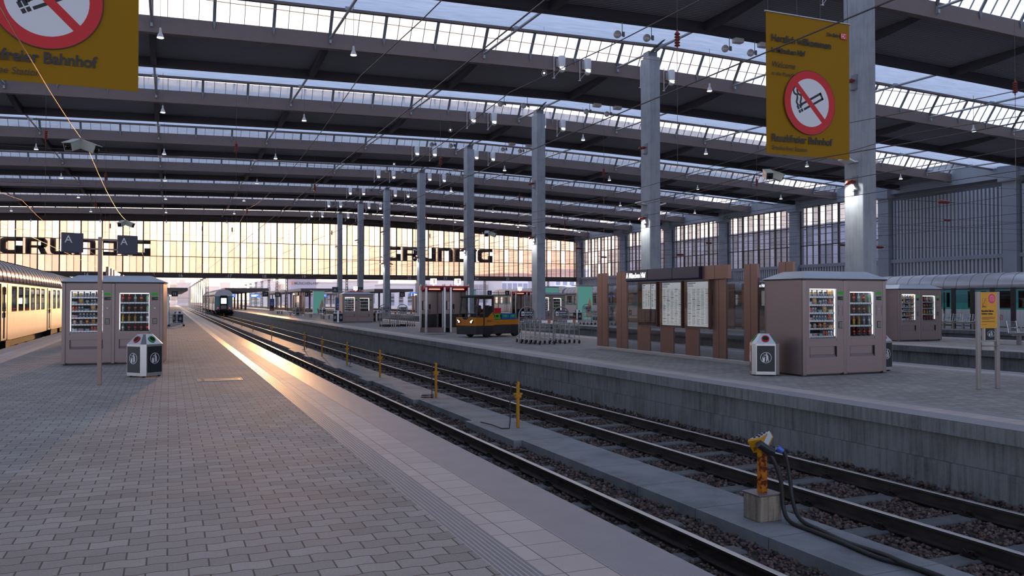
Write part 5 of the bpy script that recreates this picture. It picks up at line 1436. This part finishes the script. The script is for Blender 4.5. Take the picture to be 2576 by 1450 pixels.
camera_box(13.9,16.7,4.93,'twin grey camera boxes below the right yellow banner',.3)
camera_box(13.9,36.5,4.93,'twin grey camera boxes in front of the large dark letters',.3)
# ---------------------------------------------------------------- beyond the gable: canopies, masts, city
b=MB(); b.box(-500,900,330,1500,-1.5,-1.1); struct(b.build('ground_beyond','far_ground'))
def canopy(x0,x1,y0,y1,label,mat='canopy_grey'):
    t=thing('platform_canopy',label,'canopy',((x0+x1)/2,y0,0)); w=(x1-x0)/2
    b=MB(); b.prism([(-w,3.35),(0,3.15),(w,3.35),(w,3.85),(-w,3.85)],'y',0,y1-y0); b.build('canopy_roof',mat,t)
    for k in range(int((y1-y0)/9)+1):
        b=MB(); b.bbox(-.16,.16,3+9*k-.2,3+9*k+.2,0,3.3,.02); b.build('post','canopy_grey',t)
canopy(-4.2,3.0,153,240,'flat grey canopy over the near platform beyond the gable')
canopy(9.0,16.4,153,240,'flat grey canopy beyond the gable, right of the departing coach')
canopy(22.,28.8,153,240,'flat pale canopy beyond the gable in front of the lettered building','canopy_grey')
canopy(35.4,42.9,153,240,'flat grey canopy beyond the gable, left of the phone booths')
def mast(x,y,h,label,group):
    t=MB(); w=.28
    for sx in(-1,1):
        for sy in(-1,1): t.tube([(sx*w,sy*w,-1.1),(sx*w*.6,sy*w*.6,h)],.045,5)
    n=int((h+1.1)/.55); 
    for i in range(n):
        z0=-1.1+(h+1.1)*i/n; z1=-1.1+(h+1.1)*(i+1)/n; a=w*(1-.4*i/n); c=w*(1-.4*(i+1)/n)
        for s in (-1,1):
            t.tube([(-a,s*a,z0),(c,s*c,z1)],.025,4); t.tube([(a,s*a,z0),(-c,s*c,z1)],.025,4); t.tube([(s*a,-a,z0),(s*c,c,z1)],.025,4)
    t.box(-.3,.3,-.3,.3,h,h+.35)
    return tag(t.build('lattice_mast','pylon',None,(x,y,0)),label,'mast',group)
mm=mast(6.4,160,5.9,'lattice masts in a receding line left of the departing coach','lattice masts by the departing coach')
for i in range(1,11):
    o=mm.copy(); C.objects.link(o); o.location=(6.4,160+14.5*i,0); 
mm2=mast(20.6,162,6.0,'lattice masts between the canopies right of the departing coach','lattice masts between the canopies')
for i in range(1,7):
    o=mm2.copy(); C.objects.link(o); o.location=(20.6,162+15*i,0)
m3=mast(34.8,176,6.0,'lattice mast behind the kiosk and column, tallest on the right','masts on the right')
for i,(x,y) in enumerate(((48.5,170),(63.,168),(79.,170),(96,170))):
    o=m3.copy(); C.objects.link(o); o.location=(x,y,0); o['label']='lattice mast outside right of the pillars, %s from the left'%ORD[i]
# city blocks
def block(x0,x1,y0,y1,h,mat,label,rows=0,cols=0,ww=1.2,wh=1.6):
    t=thing('building',label,'building',((x0+x1)/2,y0,-1.1)); w=(x1-x0)/2
    b=MB(); b.box(-w,w,0,y1-y0,0,h); b.build('wall',mat,t)
    b=MB(); b.box(-w-.3,w+.3,-.3,y1-y0+.3,h,h+.5); b.build('roof',mat,t)
    for i in range(rows):
        b=MB(); z=h-3.2-(h-5)*i/max(rows,1)
        for j in range(cols):
            x=-w+(2*w)*(j+.5)/cols; b.box(x-ww/2,x+ww/2,-.08,0,z-wh,z)
        b.build('window_row','city_window',t)
    return t
def px(x,D): return (x-425)*.9245*D/2090
tb=block(px(738,235),px(806,235),245,256,9.2,'city_pink','pale station building with lettering above the canopies',1,2,1.4,2.0)
text('lettering','MÜNCHEN-HBF',1.15,'letter_dark',tb,(-2.75,-.1,7.4),sx=.86,off=.01)
b=MB(); b.box(-3.6,-3.0,-.12,0,7.5,8.3); b.build('emblem','orange_label',tb)
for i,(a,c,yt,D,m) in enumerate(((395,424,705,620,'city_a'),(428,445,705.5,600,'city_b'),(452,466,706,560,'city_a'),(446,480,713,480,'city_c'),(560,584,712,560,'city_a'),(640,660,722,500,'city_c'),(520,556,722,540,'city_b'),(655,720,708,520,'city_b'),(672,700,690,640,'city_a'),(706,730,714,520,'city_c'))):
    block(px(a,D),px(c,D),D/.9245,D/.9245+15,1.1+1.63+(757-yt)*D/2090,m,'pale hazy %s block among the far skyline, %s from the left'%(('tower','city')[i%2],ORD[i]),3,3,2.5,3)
for i,(a,c,yt,D,m) in enumerate(((806,850,712,330,'city_b'),(862,960,708,330,'city_b'),(975,1100,716,300,'city_b'),(1090,1180,700,320,'city_b'),(1192,1260,694,300,'city_b'),(1262,1340,690,290,'city_b'),(1345,1400,692,300,'city_c'),(1395,1500,680,290,'city_b'))):
    k=.9245*290/2090
    D2=D*1.0
    x0=(a-425)*.9245*D2/2090; x1=(c-425)*.9245*D2/2090; Y=(D2-x0*.3817)/.9243
    block(x0,x1,Y,Y+20,1.1+1.63+(757-yt)*D2/2090,m,'white apartment block beyond the tracks on the right, %s from the left'%ORD[i],3,5,1.6,2.0)
block(92,112,64,160,14,'city_c','long grey building outside the side wall windows',0,0)
# arched bridge
t=thing('arch_bridge','pale steel arch bridge far beyond the departing coach','bridge',(px(606,420),452,0))
b=MB(); n=16; W_=11
for s in (0,5):
    up=[(W_*(2*i/n-1),s,8.6-4.2*(2*i/n-1)**2) for i in range(n+1)]; lo=[(W_*(2*i/n-1),s,6.9-5.*(2*i/n-1)**2) for i in range(n+1)]
    b.tube(up,.16,5); b.tube(lo,.16,5)
    for i in range(n): b.tube([up[i],lo[i+1]],.08,4); b.tube([lo[i],up[i+1]],.08,4)
b.build('arch','canopy_white',t); b=MB(); b.box(-14,14,-.5,5.5,1.2,1.9); b.build('deck','canopy_white',t); b=MB(); b.box(-14,-12,-.5,5.5,-1.1,1.2); b.box(12,14,-.5,5.5,-1.1,1.2); b.build('abutment','canopy_white',t)
# far platform signs and screens
def track_sign(x,y,z,num,label):
    t=thing('platform_sign',label,'sign',(x,y,z)); b=MB(); b.bbox(-.5,.5,-.15,.15,-.45,.45,.02); b.build('panel','bin_black',t); text('number',num,.6,'white_print',t,(-.36,-.16,-.22),ext=.004)
    b=MB(); b.tube([(0,0,.4),(0,0,3.7-z)],.04,5); b.build('rod','pylon',t)
for x,y,n,l in ((.9,151.5,'15','black platform sign 15 under the near canopy'),(15.6,151,'17','black platform sign 17 right of the departing coach'),(22.6,151.5,'18','black platform sign 18 under the pale canopy'),(19.1,163,'16','black platform sign hanging beside the lattice masts'),(40.2,151,'22','black platform sign left of the phone booths')):
    track_sign(x,y,2.8,n,l)
for i,(x,y) in enumerate(((-.8,152.2),(9.9,152.),(14.,152.5),(25.6,152.),(33.4,118.),(36.6,110.))):
    t=thing('blue_screen','lit blue departure screen beyond the gable, %s from the left'%ORD[i],'screen',(x,y,2.55)); b=MB(); b.bbox(-.85,.85,-.1,.1,-.32,.32,.02); b.build('case','navy',t); b=MB(); b.box(-.8,.8,-.11,-.10,-.28,.28); s=b.build('display','screen_blue',t)
    b=MB(); b.box(-.6,.5,-.115,-.11,.0,.12); b.box(-.6,.2,-.115,-.11,-.18,-.08); b.build('display_text','sign_glow',s); b=MB(); b.tube([(0,0,.3),(0,0,1.0 if y>150 else 13.-.0)],.03,5); b.build('rod','pylon',t)
# haze outside the hall
hz=NT('haze'); v=hz.N('VolumeScatter'); v.inputs['Color'].default_value=(1,.96,.94,1); v.inputs['Density'].default_value=.0013; v.inputs['Anisotropy'].default_value=.35
hz.l.new(v.outputs[0],hz.out.inputs['Volume'])
b=MB(); b.box(-300,420,151.5,640,-1.2,34); o=b.build('haze_air','haze'); tag(o,'pale warm haze lying over the tracks and city outside','haze',None,'stuff')
# ---------------------------------------------------------------- sky, sun, haze
W=bpy.data.worlds.new('sky'); S.world=W; W.use_nodes=True
nt=W.node_tree; N=nt.nodes; L=nt.links; N.clear()
SAZ=math.radians(6.5); SEL=math.radians(2.3)
sd=Vector((math.sin(SAZ)*math.cos(SEL),math.cos(SAZ)*math.cos(SEL),math.sin(SEL)))
def wn_(t): return N.new('ShaderNode'+t)
def wm(op,a,b=None):
    x=wn_('Math'); x.operation=op
    for i,q in enumerate((a,b)):
        if q is None: continue
        if isinstance(q,(int,float)): x.inputs[i].default_value=q
        else: L.new(q,x.inputs[i])
    return x.outputs[0]
tc=wn_('TexCoord'); nv=wn_('VectorMath'); nv.operation='NORMALIZE'; L.new(tc.outputs['Generated'],nv.inputs[0])
dt=wn_('VectorMath'); dt.operation='DOT_PRODUCT'; L.new(nv.outputs[0],dt.inputs[0]); dt.inputs[1].default_value=sd
sx=wn_('SeparateXYZ'); L.new(nv.outputs[0],sx.inputs[0])
ang=wm('ARCCOSINE',dt.outputs['Value']); ang=wm('DIVIDE',ang,PI)
def wr(f,st):
    x=wn_('ValToRGB'); e=x.color_ramp; L.new(f,x.inputs[0])
    while len(e.elements)<len(st): e.elements.new(.5)
    for q,(p,c) in zip(e.elements,st): q.position=p; q.color=(*c,1)
    return x.outputs[0]
K=6.
glow=wr(ang,[(0,(1,.80,.50)),(.02,(.95,.72,.45)),(.06,(.70,.52,.35)),(.13,(.44,.35,.28)),(.25,(.22,.205,.205)),(.42,(.165,.175,.20)),(.6,(.195,.21,.25)),(1,(.215,.225,.26))])
hor=wr(wm('ABSOLUTE',sx.outputs[2]),[(0,(1.0,.93,.90)),(.15,(.92,.95,1.02)),(.5,(.95,1.03,1.18)),(1,(.85,.97,1.18))])
mx=wn_('Mix'); mx.data_type='RGBA'; mx.blend_type='MULTIPLY'; mx.inputs[0].default_value=1; L.new(glow,mx.inputs[6]); L.new(hor,mx.inputs[7])
bg=wn_('Background'); L.new(mx.outputs[2],bg.inputs[0]); bg.inputs[1].default_value=K
wo=wn_('OutputWorld'); L.new(bg.outputs[0],wo.inputs[0])
sun=bpy.data.lights.new('sun','SUN'); sun.energy=5.0; sun.color=(1,.50,.20); sun.angle=math.radians(1.2)
so=bpy.data.objects.new('sun',sun); C.objects.link(so); so.rotation_euler=(-sd).to_track_quat('-Z','Y').to_euler()
S.view_settings.view_transform='Standard'; S.view_settings.look='None'; S.view_settings.gamma=1; S.view_settings.exposure=.3
S.view_settings.use_curve_mapping=False
S.cycles.use_denoising=True; S.cycles.max_bounces=7; S.cycles.diffuse_bounces=3; S.cycles.glossy_bounces=3; S.cycles.transmission_bounces=4; S.cycles.transparent_max_bounces=24; S.cycles.volume_bounces=0
S.cycles.sample_clamp_indirect=6; S.cycles.caustics_reflective=False; S.cycles.caustics_refractive=False; S.cycles.use_adaptive_sampling=True
